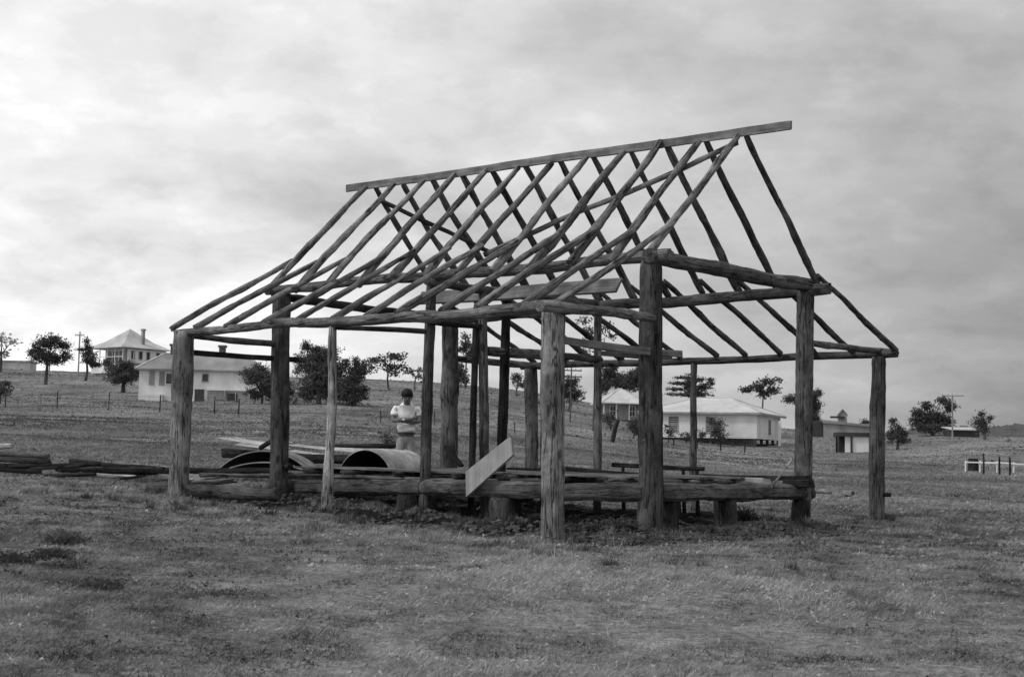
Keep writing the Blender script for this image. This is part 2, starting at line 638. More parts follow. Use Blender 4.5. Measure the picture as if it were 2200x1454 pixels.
# ------------------------------------------------------------------ ground
def ground_material():
    m = bpy.data.materials.new('pasture')
    m.use_nodes = True
    t = m.node_tree
    b = t.nodes['Principled BSDF']
    b.inputs['Roughness'].default_value = 1
    b.inputs['Specular IOR Level'].default_value = 0.05
    g = t.nodes.new('ShaderNodeNewGeometry')
    at_ = t.nodes.new('ShaderNodeAttribute')
    at_.attribute_name = 'soil_shade'

    def nz(scale, detail, rough, lo, hi, a=.35, c=.65, st=None):
        n = t.nodes.new('ShaderNodeTexNoise')
        n.inputs['Scale'].default_value = scale
        n.inputs['Detail'].default_value = detail
        n.inputs['Roughness'].default_value = rough
        if st:
            mm = t.nodes.new('ShaderNodeMapping')
            mm.inputs['Scale'].default_value = st
            t.links.new(g.outputs['Position'], mm.inputs[0])
            t.links.new(mm.outputs[0], n.inputs[0])
        else:
            t.links.new(g.outputs['Position'], n.inputs[0])
        return ramp(t, n.outputs[0], [(a, lo), (c, hi)]), n
    fine, nf = nz(16, 9, .75, .085, .30)
    mid, nm = nz(1.3, 6, .65, .7, 1.35)
    far, nfar = nz(.11, 7, .62, .6, 1.5, st=(1, .45, 1))
    v = mth(t, 'MULTIPLY', mth(t, 'MULTIPLY', fine, mid), far)
    soil_shade, ns = nz(9, 8, .7, .008, .034)  # bare earth, darkened further to deepen the shade under the floor
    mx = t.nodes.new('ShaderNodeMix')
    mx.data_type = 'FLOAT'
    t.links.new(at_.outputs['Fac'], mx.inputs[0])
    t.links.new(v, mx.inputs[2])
    t.links.new(soil_shade, mx.inputs[3])
    t.links.new(mx.outputs[0], b.inputs['Base Color'])
    bp = t.nodes.new('ShaderNodeBump')
    bp.inputs['Strength'].default_value = .9
    bp.inputs['Distance'].default_value = .07
    t.links.new(nf.outputs[0], bp.inputs['Height'])
    t.links.new(bp.outputs[0], b.inputs['Normal'])
    MATS['pasture'] = m


ground_material()


def soil_shade_mask(x, y):
    """bare trodden earth under and around the frame, its tone also carrying under-floor shade"""
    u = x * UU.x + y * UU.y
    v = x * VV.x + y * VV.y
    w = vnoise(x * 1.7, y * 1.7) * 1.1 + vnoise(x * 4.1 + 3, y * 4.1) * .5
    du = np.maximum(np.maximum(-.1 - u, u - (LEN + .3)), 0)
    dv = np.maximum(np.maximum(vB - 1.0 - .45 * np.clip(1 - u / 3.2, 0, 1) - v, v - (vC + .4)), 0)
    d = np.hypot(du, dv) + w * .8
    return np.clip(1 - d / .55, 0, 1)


def build_ground():
    az = np.concatenate([np.linspace(-180, -34, 50, endpoint=False), np.linspace(-34, 34, 430), np.linspace(34.2, 180, 50)])
    rad = np.concatenate([[0.0], np.exp(np.linspace(math.log(.8), math.log(5.5), 24, endpoint=False)),
                          np.exp(np.linspace(math.log(5.5), math.log(32), 330, endpoint=False)),
                          np.exp(np.linspace(math.log(32), math.log(420), 150, endpoint=False)),
                          np.exp(np.linspace(math.log(420), math.log(3200), 20))])
    A, Rr = np.meshgrid(np.radians(az), rad)
    x = CAM.x + np.sin(A) * Rr
    y = CAM.y + np.cos(A) * Rr
    z = gz(x, y)
    m = soil_shade_mask(x, y)
    z = z + m * (.10 * vnoise(x * 2.6, y * 2.6 + 7) + .07 * vnoise(x * 6, y * 6) + .04 * vnoise(x * 13, y * 13 + 4))
    nr, na = x.shape
    V = np.stack([x, y, z], -1).reshape(-1, 3)
    i, j = np.meshgrid(np.arange(nr - 1), np.arange(na - 1), indexing='ij')
    a = (i * na + j).ravel()
    Fq = np.stack([a, a + 1, a + na + 1, a + na], -1)[:, ::-1]
    me = bpy.data.meshes.new('ground')
    me.vertices.add(len(V))
    me.vertices.foreach_set('co', V.astype(np.float32).ravel())
    me.loops.add(Fq.size)
    me.loops.foreach_set('vertex_index', Fq.astype(np.int32).ravel())
    me.polygons.add(len(Fq))
    me.polygons.foreach_set('loop_start', np.arange(0, Fq.size, 4, dtype=np.int32))
    at_ = me.attributes.new('soil_shade', 'FLOAT', 'POINT')
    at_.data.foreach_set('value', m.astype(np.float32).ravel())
    me.update(calc_edges=True)
    me.validate()
    finish('ground', me, 'pasture', smooth=True, kind='structure')


build_ground()


def build_grass():
    N = 2250000
    D = np.exp(rng.uniform(math.log(5.2), math.log(330), N))
    t = rng.uniform(-.60, .60, N)
    x = CAM.x + t * D
    y = CAM.y + D
    # clumping : keep more where the tuft noise is high
    keep = vnoise(x * 2.3, y * 2.3) + vnoise(x * 7, y * 7) * .8 + rng.uniform(-.55, .55, N) > -.12
    keep &= rng.random(N) > soil_shade_mask(x, y) * 1.15
    x, y, D = x[keep], y[keep], D[keep]
    # rank tufts left standing round the posts and along the bearers
    tx, ty = [x], [y]
    nb = len(x)
    for (pu, pv) in FEET + [(LEN - .6 * k, vB - .42) for k in range(11)] + [(-.32, vB + .5 * k) for k in range(7)] + [(k * .9 - 3.0, -.6 - .5 * (k % 3)) for k in range(12)] + [(LEN + .8 + .5 * k, vB - 1 + .2 * k) for k in range(8)]:
        for q in range(4):
            cu, cv = pu + rng.normal(0, .22), pv + rng.normal(0, .2)
            m_ = int(rng.integers(25, 90))
            uu, vv = cu + rng.normal(0, .035, m_), cv + rng.normal(0, .035, m_)
            tx.append(uu * UU.x + vv * VV.x)
            ty.append(uu * UU.y + vv * VV.y)
    x, y = np.concatenate(tx), np.concatenate(ty)
    D = y - CAM.y
    n = len(x)
    rank = np.arange(n) >= nb
    z = gz(x, y)
    patch = vnoise(x * .55 + 8, y * .55) + .6 * vnoise(x * 1.9, y * 1.9 + 3)
    tall = np.clip(1 + patch * 1.1, .45, 1.9) + .9 * (rng.random(n) > .985)
    h = (.012 + .028 * rng.random(n) ** 1.5) * tall * np.clip(D / 16, 1, 1.7)
    h = np.where(rank, .03 + .09 * rng.random(n) ** 1.5, h)
    w = (.0024 + .0028 * rng.random(n)) * np.clip(D / 9, 1, 7) * np.clip(D / 60, 1, 3)
    a = rng.uniform(0, 2 * math.pi, n)
    le = rng.uniform(.5, 3.0, n) * h
    la = rng.normal(-.55, 1.25, n)            # matted, leaning mostly with the wind
    le = np.where(rank, h * rng.uniform(.1, .8, n), le)
    dx, dy = np.cos(a) * w, np.sin(a) * w
    bx, by = np.cos(la) * le, np.sin(la) * le
    V = np.empty((n, 3, 3), np.float32)
    V[:, 0] = np.stack([x - dx, y - dy, z - .010], -1)
    V[:, 1] = np.stack([x + dx, y + dy, z - .010], -1)
    V[:, 2] = np.stack([x + bx, y + by, z + h], -1)
    # more than half of it is low broad-leaved stuff : leaflets lying at all angles
    lf = ~rank & (rng.random(n) < .09 * np.clip(1.25 - D / 45, .12, 1))
    k = int(lf.sum())
    sz = (.008 + .010 * rng.random(k)) * np.clip(D[lf] / 9, 1, 7) * np.clip(D[lf] / 60, 1, 3)
    c = np.stack([x[lf], y[lf], z[lf] + rng.random(k) * .03 * tall[lf]], -1)
    e1 = rng.normal(size=(k, 3)) * np.array([1, 1, .45])
    e1 /= np.linalg.norm(e1, axis=1)[:, None]
    e2 = rng.normal(size=(k, 3)) * np.array([1, 1, .6])
    e2 /= np.linalg.norm(e2, axis=1)[:, None]
    V[lf, 0] = c - e1 * sz[:, None]
    V[lf, 1] = c + e1 * sz[:, None]
    V[lf, 2] = c + e2 * sz[:, None] * 1.3
    Tr = np.arange(n * 3).reshape(-1, 3)
    me = bpy.data.meshes.new('grass')
    me.vertices.add(n * 3)
    me.vertices.foreach_set('co', V.ravel())
    me.loops.add(Tr.size)
    me.loops.foreach_set('vertex_index', Tr.astype(np.int32).ravel())
    me.polygons.add(len(Tr))
    me.polygons.foreach_set('loop_start', np.arange(0, Tr.size, 3, dtype=np.int32))
    track = np.exp(-((D - 90 - 3 * vnoise(x * .1, y * .1)) / 2.6) ** 2) * np.clip((430 - (1100 + x / D * F)) / 120, 0, 1)
    nearf = np.clip(16 / D, .25, 1)
    ditch = np.exp(-((D - 138) / 3.5) ** 2) * np.clip((430 - (1100 + x / D * F)) / 60, 0, 1)
    worn = np.exp(-(((x - .3) / 2.6) ** 2 + ((D - 11.2) / 2.2) ** 2))
    tone = np.clip(.55 - .10 * np.clip((D - 25) / 20, 0, 1) - .22 * rank + .55 * track - .5 * ditch + .26 * worn + (.5 * patch + .75 * vnoise(x * 2.7 + 9, y * 2.7) + .8 * vnoise(x * 6.1, y * 6.1 + 5) + .5 * vnoise(x * 13, y * 13)) * nearf
                   + .4 * vnoise(x * .21, y * .21 + 50) + .75 * np.clip((D - 35) / 40, 0, 1) * vnoise(x * .07 + 3, y * .12) + rng.normal(0, .13, n) * np.clip(24 / D, .5, 1), 0, 1)
    at_ = me.attributes.new('tone', 'FLOAT', 'POINT')
    at_.data.foreach_set('value', np.repeat(tone, 3).astype(np.float32))
    me.update(calc_edges=True)
    m = bpy.data.materials.new('grass_blade')
    m.use_nodes = True
    tr = m.node_tree
    b = tr.nodes['Principled BSDF']
    b.inputs['Roughness'].default_value = .8
    b.inputs['Specular IOR Level'].default_value = .15
    an = tr.nodes.new('ShaderNodeAttribute')
    an.attribute_name = 'tone'
    v = ramp(tr, an.outputs['Fac'], [(0, .06), (.3, .145), (.6, .265), (.85, .39), (1, .48)])
    tr.links.new(v, b.inputs['Base Color'])
    tl = tr.nodes.new('ShaderNodeBsdfTranslucent')
    tr.links.new(v, tl.inputs[0])
    mx = tr.nodes.new('ShaderNodeMixShader')
    mx.inputs[0].default_value = .3
    tr.links.new(b.outputs[0], mx.inputs[1])
    tr.links.new(tl.outputs[0], mx.inputs[2])
    tr.links.new(mx.outputs[0], tr.nodes['Material Output'].inputs[0])
    MATS['grass_blade'] = m
    finish('grass', me, 'grass_blade', kind='stuff', label='short tufty pasture grass covering the sloping field', cat='grass')


build_grass()


def build_hills():
    """wooded hill line far off to the right"""
    n = 640
    V, Fc = [], []
    for i in range(n + 1):
        px = 1500 + 1900 * i / n
        w = min(1, max(0, (px - 1650) / 360))
        for k, (D, f) in enumerate(((520, 0), (640, .75), (720, 1.0), (900, .9), (1300, .2))):
            x = CAM.x + (px - 1100) / F * D
            nzv = float(vnoise(np.array([px * .011 + k * 3]), np.array([k * 5.1]))[0]) * 2.2 + float(vnoise(np.array([px * .08]), np.array([k * 7.7 + 2]))[0]) * 1.5 + float(vnoise(np.array([px * .31]), np.array([k * 2.7 + 2]))[0]) * 1.6
            V.append((x, CAM.y + D, 6 + w * f * (16.0 + nzv)))
    for i in range(n):
        for k in range(4):
            a = i * 5 + k
            Fc.append((a, a + 5, a + 6, a + 1))
    finish('hills', mesh('hills', V, Fc), 'hill_trees', smooth=True, kind='structure')


build_hills()
# ------------------------------------------------------------------ the timber frame
house = thing('house_frame', 'bare weathered log frame of a house with open rafters and ridge board', 'house frame', bf(0, 0, 0))
PXM = 211.0


def dia(pxw, p):
    """metres for a width in photo pixels at point p"""
    return pxw * ((p - CAM).y) / F


def post(plane, top, base, wt, wb=None, mat='log_wood', name='post', **kw):
    f = {'u': on_u, 'v': on_v}[plane[0]]
    t, b = f(top[0], top[1], plane[1]), f(base[0], base[1], plane[1])
    g = gzf(b.x, b.y) - .12
    if b.z > g + .02 and kw.pop('ground', True):
        d = (t - b)
        b = b - d * ((b.z - g) / d.z)
    kw.pop('ground', None)
    wb = wb or wt
    return log(name, b, t, dia(wb, b), dia(wt, t), mat, house, upv=VV, **kw)


# outer near row (A), inner near row (B), inner far row (C), outer far row (D), mid partition
post(('v', 0), (395, 712), (382, 1062), 44, 44, mat='lit_grey_wood', rough=.07, wob=.015, square=.25)
post(('v', 0), (715, 697), (703, 1112), 17, 27, mat='pale_wood', rough=.09, wob=.02, knots=4)
post(('v', 0), (1189, 668), (1187, 1160), 48, 46, mat='lit_grey_wood', rough=.06, wob=.012, square=.35, knots=4)
post(('v', vB), (606, 632), (598, 1088), 37, 37, square=.55, rough=.03, wob=.01)
post(('v', vB), (927, 606), (914, 1040), 22, 24, square=.3, rough=.04, wob=.012)
post(('v', vB), (1399, 560), (1397, 1148), 45, 47, square=.6, rough=.035, wob=.012, knots=3)
post(('v', vC), (967, 690), (964, 1060), 34, 36, square=.3, rough=.04, wob=.01)
post(('v', vC), (1285, 662), (1283, 1055), 16, 18, rough=.06, wob=.015)
post(('v', vC), (1731, 625), (1723, 1128), 35, 36, square=.45, rough=.035, wob=.01)
post(('v', vE), (1140, 792), (1141, 1050), 28, 30, rough=.07, wob=.012)
post(('v', vE), (1491, 776), (1489, 1055), 14, 16, rough=.06, wob=.02)
post(('v', vE), (1888, 766), (1884, 1132), 30, 31, rough=.05, wob=.014, square=.2)
post(('u', uM), (1037, 622), (1042, 1060), 19, 20, square=.4, rough=.03, wob=.01)
post(('u', uM + .06), (1022, 704), (1013, 1060), 14, 14, mat='dark_wood', square=.4, rough=.04, wob=.01)
post(('u', uM), (1089, 632), (1074, 1060), 21, 23, mat='dark_wood', rough=.06, wob=.012)
post(('u', uM), (1171, 640), (1169, 1060), 14, 15, mat='dark_wood', square=.4, rough=.04, wob=.01)
# a second slab spiked to the inner corner post, and the stout slab on its right
post(('v', vB + .16), (1414, 570), (1418, 1130), 15, 15, mat='dark_wood', square=.5, rough=.04, wob=.01)

# wall plates (near outer, near inner, far inner, far outer)
def stick(name, plane, a, b, wa, wb=None, mat='log_wood', **kw):
    f = {'u': on_u, 'v': on_v}[plane[0]]
    p, q = f(a[0], a[1], plane[1]), f(b[0], b[1], plane[1])
    return log(name, p, q, dia(wa, p), dia(wb or wa, q), mat, house, **kw)


stick('wall_plate', ('v', 0), (379, 716), (1212, 656), 17, 29, mat='lit_grey_wood', rough=.06, wob=.035, knots=6)
stick('wall_plate', ('v', vB), (574, 625), (1440, 547), 20, 27, rough=.06, wob=.03, knots=5)
stick('wall_plate', ('v', vC), (955, 688), (1782, 620), 20, 26, rough=.06, wob=.03, knots=5)
stick('wall_plate', ('v', vE), (1120, 787), (1927, 760), 15, 17, mat='log_wood', rough=.05, wob=.02, knots=3)
# tie beams across the frame
stick('tie_beam', ('u', -.06), (1392, 549), (1752, 616), 34, 29, rough=.05, wob=.03, square=.35)
stick('tie_beam', ('u', LEN + .02), (588, 634), (980, 692), 17, 20, mat='dark_wood', rough=.06, wob=.03)
stick('tie_beam', ('u', uM), (915, 604), (1296, 656), 18, 20, rough=.06, wob=.03)
stick('tie_beam', ('u', -.12), (1160, 657), (1404, 682), 26, 19, mat='lit_grey_wood', rough=.06, wob=.02)
stick('tie_beam', ('u', 0.02), (1745, 737), (1926, 757), 14, 14, rough=.05, wob=.02)
stick('tie_beam', ('u', LEN), (398, 720), (600, 739), 13, 14, rough=.05, wob=.015)
stick('tie_beam', ('u', uM), (716, 703), (914, 712), 11, 12, rough=.05, wob=.01)
stick('tie_beam', ('u', LEN), (980, 770), (1166, 787), 15, 15, rough=.05, wob=.02)
# rails between posts
p, q = on_u(405, 756, LEN), on_u(640, 773, LEN)
beam('rail', p, q, .05, dia(12, p), 'dark_wood', house)
p, q = on_u(1196, 731, -.05), on_u(1459, 760, -.05)
beam('rail', p, q, .06, dia(16, p), 'sawn_wood', house, rough=.01)
p, q = on_u(1290, 757, -.02 + .25), on_u(1440, 766, .25)
beam('rail', p, q, .05, dia(10, p), 'sawn_wood', house, rough=.01)
stick('rail', ('u', uM), (920, 692), (1034, 701), 11, 11, mat='dark_wood', rough=.05, wob=.01)
stick('rail', ('u', uM), (1046, 754), (1172, 764), 21, 21, rough=.06, wob=.02)
stick('rail', ('u', uM), (1170, 764), (1290, 772), 17, 15, rough=.06, wob=.02)

# ridge board, spliced
r1, r2, r3 = on_v(745, 406, vR), on_v(1420, 309, vR), on_v(1700, 270, vR)
M_, L_ = axis_frame(r1, r2)
finish('ridge_board', beam_mesh(L_ + .02, .04, .108, .004, 20), 'sawn_wood', house, M_)
M_, L_ = axis_frame(r2 + ZZ * .006 + VV * .012, r3)
finish('ridge_board', beam_mesh(L_, .036, .104, .004, 10), 'sawn_wood', house, M_)
RIDGE_D = (r3 - r1).normalized()


def ridge_u(px):
    y0 = 406 + (px - 745) / (1700 - 745) * (270 - 406)
    return on_v(px, y0, vR)


near_tops = [790, 850, 915, 980, 1048, 1118, 1190, 1263, 1345, 1421, 1505, 1589]
far_tops = [803, 862, 925, 990, 1054, 1126, 1200, 1270, 1352, 1430, 1513, 1600]
rs = random.Random(5)
pl_n = HB + .03
pl_f = HB + .075
near_feet, far_feet = [], []
for i, px in enumerate(near_tops):
    T = ridge_u(px)
    u0 = T.dot(UU)
    w = .084 + .016 * rs.random()
    foot = bf(u0 + rs.uniform(-.04, .04), vB - .10, pl_n - .03 + rs.uniform(-.02, .02))
    top = bf(u0, vR - .035, T.z - .035 + rs.uniform(-.015, .015) + (.07 if i == 9 else 0))
    log('rafter', foot, top, w * 1.1, w * .85, 'lit_grey_wood', house, rough=.11, wob=.022, bend=.014 * rs.random(), knots=7)  # near slope in the paler wood, its lit look painted in
    near_feet.append((u0, foot, top))
    # skillion rafter : laps the main rafter above the plate, runs down to the outer plate
    k = .20 + .05 * rs.random()
    hp = foot.lerp(top, k)
    up = hp + UU * (-.05 if i > 2 else .05) + ZZ * .035 + (top - foot).normalized() * .04
    lo = bf(up.dot(UU) + rs.uniform(-.05, .05), -.02 + rs.uniform(-.03, .03), HA + .05 + rs.uniform(-.01, .015))
    log('veranda_rafter', lo, up, w * .95, w * .72, 'lit_grey_wood', house, rough=.11, wob=.018, bend=.01, knots=6)
for i, px in enumerate(far_tops):
    T = ridge_u(px)
    u0 = T.dot(UU)
    w = .084 + .016 * rs.random()
    foot = bf(u0 + rs.uniform(-.05, .05), vC + .12, pl_f - .03 + rs.uniform(-.02, .02))
    top = bf(u0, vR + .04, T.z - .035 + rs.uniform(-.01, .015))
    log('rafter', foot, top, w * 1.15, w * .85, 'log_wood', house, rough=.11, wob=.028, bend=.02 * rs.random(), knots=7)
    far_feet.append((u0, foot, top))
    k = .05 + .05 * rs.random()
    hp = foot.lerp(top, k)
    up = hp + UU * (-.05) + ZZ * .02
    lo = bf(up.dot(UU) + rs.uniform(-.06, .06), vE + .03 + rs.uniform(-.03, .03), HA + .07 + rs.uniform(-.015, .015))
    log('veranda_rafter', lo, up, w * .95, w * .75, 'log_wood', house, rough=.11, wob=.024, bend=.015, knots=6)

# slanting wind braces under the two roof slopes
nN = (near_feet[-1][2] - near_feet[-1][1]).cross(UU).normalized()
if nN.z < 0:
    nN.negate()
p0 = near_feet[-1][1] - nN * .085
p, q = on_plane(1586, 306, p0, nN), on_plane(1040, 548, p0, nN)
log('brace', p, q, .068, .066, 'lit_grey_wood', house, rough=.05, wob=.03, knots=3)
nF = (far_feet[-1][2] - far_feet[-1][1]).cross(UU).normalized()
if nF.z < 0:
    nF.negate()
p0 = far_feet[-1][1] - nF * .085
p, q = on_plane(818, 432, p0, nF), on_plane(1075, 552, p0, nF)
log('brace', p, q, .066, .062, 'dark_wood', house, rough=.05, wob=.03, knots=3)

# floor bearers and the stumps below them
def hewn(name, p, q, d, mat='log_wood', **kw):
    return log(name, p, q, d, d, mat, house, square=.92, rough=.075, wob=.02, knots=3, **kw)


p, q = on_v(622, 1044, vB), on_v(1176, 1050, vB)
hewn('floor_bearer', p, p.lerp(q, .56), .195)
hewn('floor_bearer', p.lerp(q, .563), q, .195)
p, q = on_v(1192, 1058, vB - .03), on_v(1388, 1058, vB - .03)
hewn('floor_bearer', p, q, .20)
p, q = on_u(1412, 1057, .0), on_u(1738, 1058, .0)
hewn('floor_bearer', p, q, .19)
hewn('floor_bearer', bf(LEN, vC, .42), bf(.2, vC, .42), .19)
hewn('floor_bearer', bf(LEN, vB + .1, .42), bf(LEN, vC - .1, .42), .19)
hewn('floor_bearer', bf(uM, vB + .15, .41), bf(uM, vC - .15, .41), .19)


def stump(plane, px, ptop, pbot, w, mat='log_wood', **kw):
    f = {'u': on_u, 'v': on_v}[plane[0]]
    t, b = f(px, ptop, plane[1]), f(px, pbot, plane[1])
    b.z = gzf(b.x, b.y) - .08
    return log('stump', b, t, dia(w, b) * 1.03, dia(w, t), mat, house, rough=.06, wob=.008, square=.3, step=.06, **kw)


stump(('v', vB - .19), 607, 1031, 1085, 36, 'dark_wood')
stump(('v', vB + .02), 882, 1062, 1100, 56, 'dark_wood')
stump(('v', vB - .02), 1080, 1068, 1115, 50)
stump(('v', vB), 1392, 1070, 1148, 44)
stump(('u', .05), 1440, 1072, 1140, 36, 'dark_wood')
stump(('u', .02), 1560, 1072, 1142, 46, 'dark_wood')
stump(('u', 0.0), 1722, 1072, 1128, 34, 'dark_wood')
for (uu, vv) in ((LEN, vC - 1.2), (uM, vB + 1.6), (2.0, vC), (4.6, vC), (LEN - .3, vC)):
    g = gzf(bf(uu, vv, 0).x, bf(uu, vv, 0).y)
    log('stump', bf(uu, vv, g - .1), bf(uu, vv, .325), .22, .2, 'dark_wood', house, rough=.06, wob=.01, square=.3, step=.08)
# round floor joists still in place across the bearers
for uu in (.55, 1.35, 2.2, 2.95, 3.9, 4.75, 5.55):
    log('joist', bf(uu + rs.uniform(-.1, .1), vB - .02 - .06 * rs.random(), .548), bf(uu, vC + .12 + .1 * rs.random(), .545), .075, .065, 'log_wood', house, rough=.06, wob=.02)
for k in range(17):  # boards added to shade the earth below, hardly seen from the camera
    vv = vB + .16 + k * .185
    if k in (5, 6, 11):
        continue
    a_, b_ = (.25 + .3 * rs.random(), LEN - .2 - .5 * rs.random()) if k % 4 else (2.1 + .5 * rs.random(), LEN - .3)
    beam('shade_floorboard', bf(a_, vv, .592), bf(b_, vv, .592), .16, .022, 'sawn_wood', house, upv=ZZ, rough=.004)
# wooden peg in the far outer post, end of a trimmed rail on the near inner post
p = on_v(1893, 1062, vE)
log('peg', p, p + Vector((.10, -.10, .0)), .06, .055, 'dark_wood', house, rough=.03, wob=0)
p = on_v(612, 1002, vB + .05)
log('peg', p, p + Vector((.10, -.15, 0)), .10, .095, 'dark_wood', house, rough=.03, wob=0)


# ------------------------------------------------------------------ loose timber on and around the frame
def loose_plank(name, a, b, v, w, t, mat, label, cat='plank', group=None, lie=True):
    p, q = on_v(a[0], a[1], v), on_v(b[0], b[1], v)
    return beam(name, p, q, w, t, mat, None, upv=ZZ, rough=.008, label=label, cat=cat, group=group)


# wide pale board nailed on the slant against the near bearer
pts = [on_v(*c, vB - .17) for c in ((1001, 1067), (1101, 977), (1098, 939), (1093, 939), (1000, 1013))]
M_ = Matrix.Translation(pts[0])
mb = MB().prism([p - pts[0] for p in pts], VV * .045)
mb.build('slanting_board', 'board_pale', None, M_, label='wide pale sawn board slanting up across the near floor bearer', cat='board')
# flat plank lying high up on the tie beams
p, q = bf(uM + .05, 0, 0), bf(.9, 0, 0)
p, q = on_v(900, 642, vB + 1.0), on_v(1330, 613, vB + 1.0)
zt = (p.z + q.z) / 2
beam('loft_plank', p, q, .22, .035, 'sawn_wood', None, upv=Vector((-.8 * VV.x, -.8 * VV.y, .6)), rough=.006,
     label='flat plank lying high among the tie beams under the rafters', cat='plank')
FL = [
    ((1207, 1006), (1393, 1025), vC - .15, .10, .09, 'dark_wood', 'dark tilted timber on the floor right of the near corner post'),
    ((1200, 1029), (1388, 1032), vC - 1.0, .13, .05, 'dark_wood', 'thin dark plank low on the floor between the two near corner posts'),
    ((640, 1014), (905, 1023), vB + .9, .18, .035, 'sawn_wood', 'long grey floor plank behind the thin pale pole'),
    ((704, 1024), (1165, 1031), vB + .20, .16, .035, 'sawn_wood', 'long grey plank along the top of the near bearer'),
    ((760, 1016), (1000, 1024), vB + .55, .16, .03, 'pale_wood', 'pale thin plank in front of the arched iron sheet'),
    ((905, 1009), (1004, 1011), vC - .1, .14, .06, 'dark_wood', 'short dark timber behind the slanting pale board, on its left'),
    ((1096, 1009), (1168, 1011), vC - .3, .16, .09, 'dark_wood', 'short dark timber between the slanting board and near corner post'),
    ((1418, 1021), (1512, 1024), vC - .5, .14, .035, 'board_pale', 'short whitish plank on the floor right of the inner corner post'),
    ((1498, 1031), (1648, 1031), vC - .7, .2, .07, 'board_pale', 'wide whitish plank lying above the gable end bearer'),
    ((1506, 1021), (1736, 1027), vC - .15, .12, .06, 'dark_wood', 'long dark timber at the back of the floor beside far corner post'),
    ((1688, 1037), (1742, 1038), vC - .28, .16, .10, 'dark_wood', 'charred beam end lying against the far inner corner post'),
]
for a, b, v, w, t, m, lab in FL:
    loose_plank('floor_timber', a, b, v, w, t, m, lab, 'timber')
# low rough bench of a slab on short legs
p, q = on_v(1316, 998, vC + .25), on_v(1512, 1007, vC + .25)
bench = thing('slab_bench', 'low dark slab bench on short legs behind the inner corner post', 'bench', ((p.x + q.x) / 2, (p.y + q.y) / 2, .5))
log('seat', p, q, .07, .06, 'dark_wood', bench, rough=.1, wob=.01, square=.4)
for f_ in (.12, .78, .93):
    c = p.lerp(q, f_)
    log('leg', Vector((c.x + .03, c.y, gzf(c.x, c.y) - .03)), c, .06, .05, 'dark_wood', bench, rough=.08, wob=.01)
p, q = on_u(1658, 1044, -.15), on_u(1703, 984, .12)
log('leaning_stick', p, q, .035, .025, 'pale_wood', None, label='thin pale stick leaning against the far inner corner post', cat='stick', rough=.05, wob=.01)
p, q = on_v(992, 1000, vC - .1), on_v(957, 957, vC - .16)
beam('leaning_offcut', p, q, .11, .05, 'dark_wood', None, label='short dark offcut leaning on the stout back post', cat='timber')


# ------------------------------------------------------------------ corrugated iron
def shell_mesh(Rr, half, length, thick=.006, pitch=.115, amp=.016, nseg=28):
    """curved corrugated sheet: arch in xz, ribs run round the arch, length along y"""
    n = int(length / pitch * 6)
    V, Fc = [], []
    for side in (0, 1):
        for j in range(n + 1):
            y = length * j / n
            rr = Rr + amp * math.sin(2 * math.pi * y / pitch) - side * thick
            for i in range(nseg + 1):
                a = -half + 2 * half * i / nseg
                V.append((rr * math.sin(a), y, rr * math.cos(a) - Rr * math.cos(half)))
    S = (n + 1) * (nseg + 1)
    for side in (0, 1):
        for j in range(n):
            for i in range(nseg):
                a = side * S + j * (nseg + 1) + i
                f = (a, a + 1, a + nseg + 2, a + nseg + 1)
                Fc.append(f if side == 0 else f[::-1])
    for i in range(nseg):
        Fc.append((i, i + S, i + S + 1, i + 1))
        a = n * (nseg + 1) + i
        Fc.append((a, a + 1, a + S + 1, a + S))
    for j in range(n):
        a, b = j * (nseg + 1), (j + 1) * (nseg + 1)
        Fc.append((a, b, b + S, a + S))
        a, b = a + nseg, b + nseg
        Fc.append((a, a + S, b + S, b))
    me = mesh('iron_shell', V, Fc)
    me.shade_smooth()
    nq = n * nseg
    me.polygons.foreach_set('material_index', [1 if nq <= i < 2 * nq else 0 for i in range(len(Fc))])
    return me


def iron_shell(px, py, D, Rr, half, length, yaw, label, name='curved_iron_sheet', roll=0.0, mat='iron_pale', plate=True):
    p = at(px, py, D)
    M = Matrix.Translation(p) @ Matrix.Rotation(yaw, 4, 'Z') @ Matrix.Rotation(roll, 4, 'Y')
    o = finish(name, shell_mesh(Rr, half, length), mat, None, M, label=label, cat='iron sheet', group='curved pieces of an iron tank')
    o.data.materials.append(MATS['arch_shade'])
    if plate:
        pts = [((Rr - .02) * math.sin(a), length - .04, (Rr - .02) * math.cos(a) - Rr * math.cos(half)) for a in np.linspace(-half, half, 20)]
        MB().prism([Vector(q) for q in pts], (0, .01, 0)).build('shade_plate', 'arch_shade', o)  # dark plate closing the arch, stands for the shade inside
    return o


iron_shell(783, 1014, 20.6, .50, R(68), 1.0, R(-32), 'arched corrugated iron sheet standing on the floor in front of the man')
iron_shell(566, 1008, 22.6, 1.04, R(43), .8, R(-8), 'broad arched corrugated iron sheet behind the left inner corner post', mat='iron_mid')
iron_shell(570, 1008, 22.4, 1.7, R(20), .35, R(-8), 'flatter iron sheet nested inside the broad left arch', plate=False, mat='iron_mid')


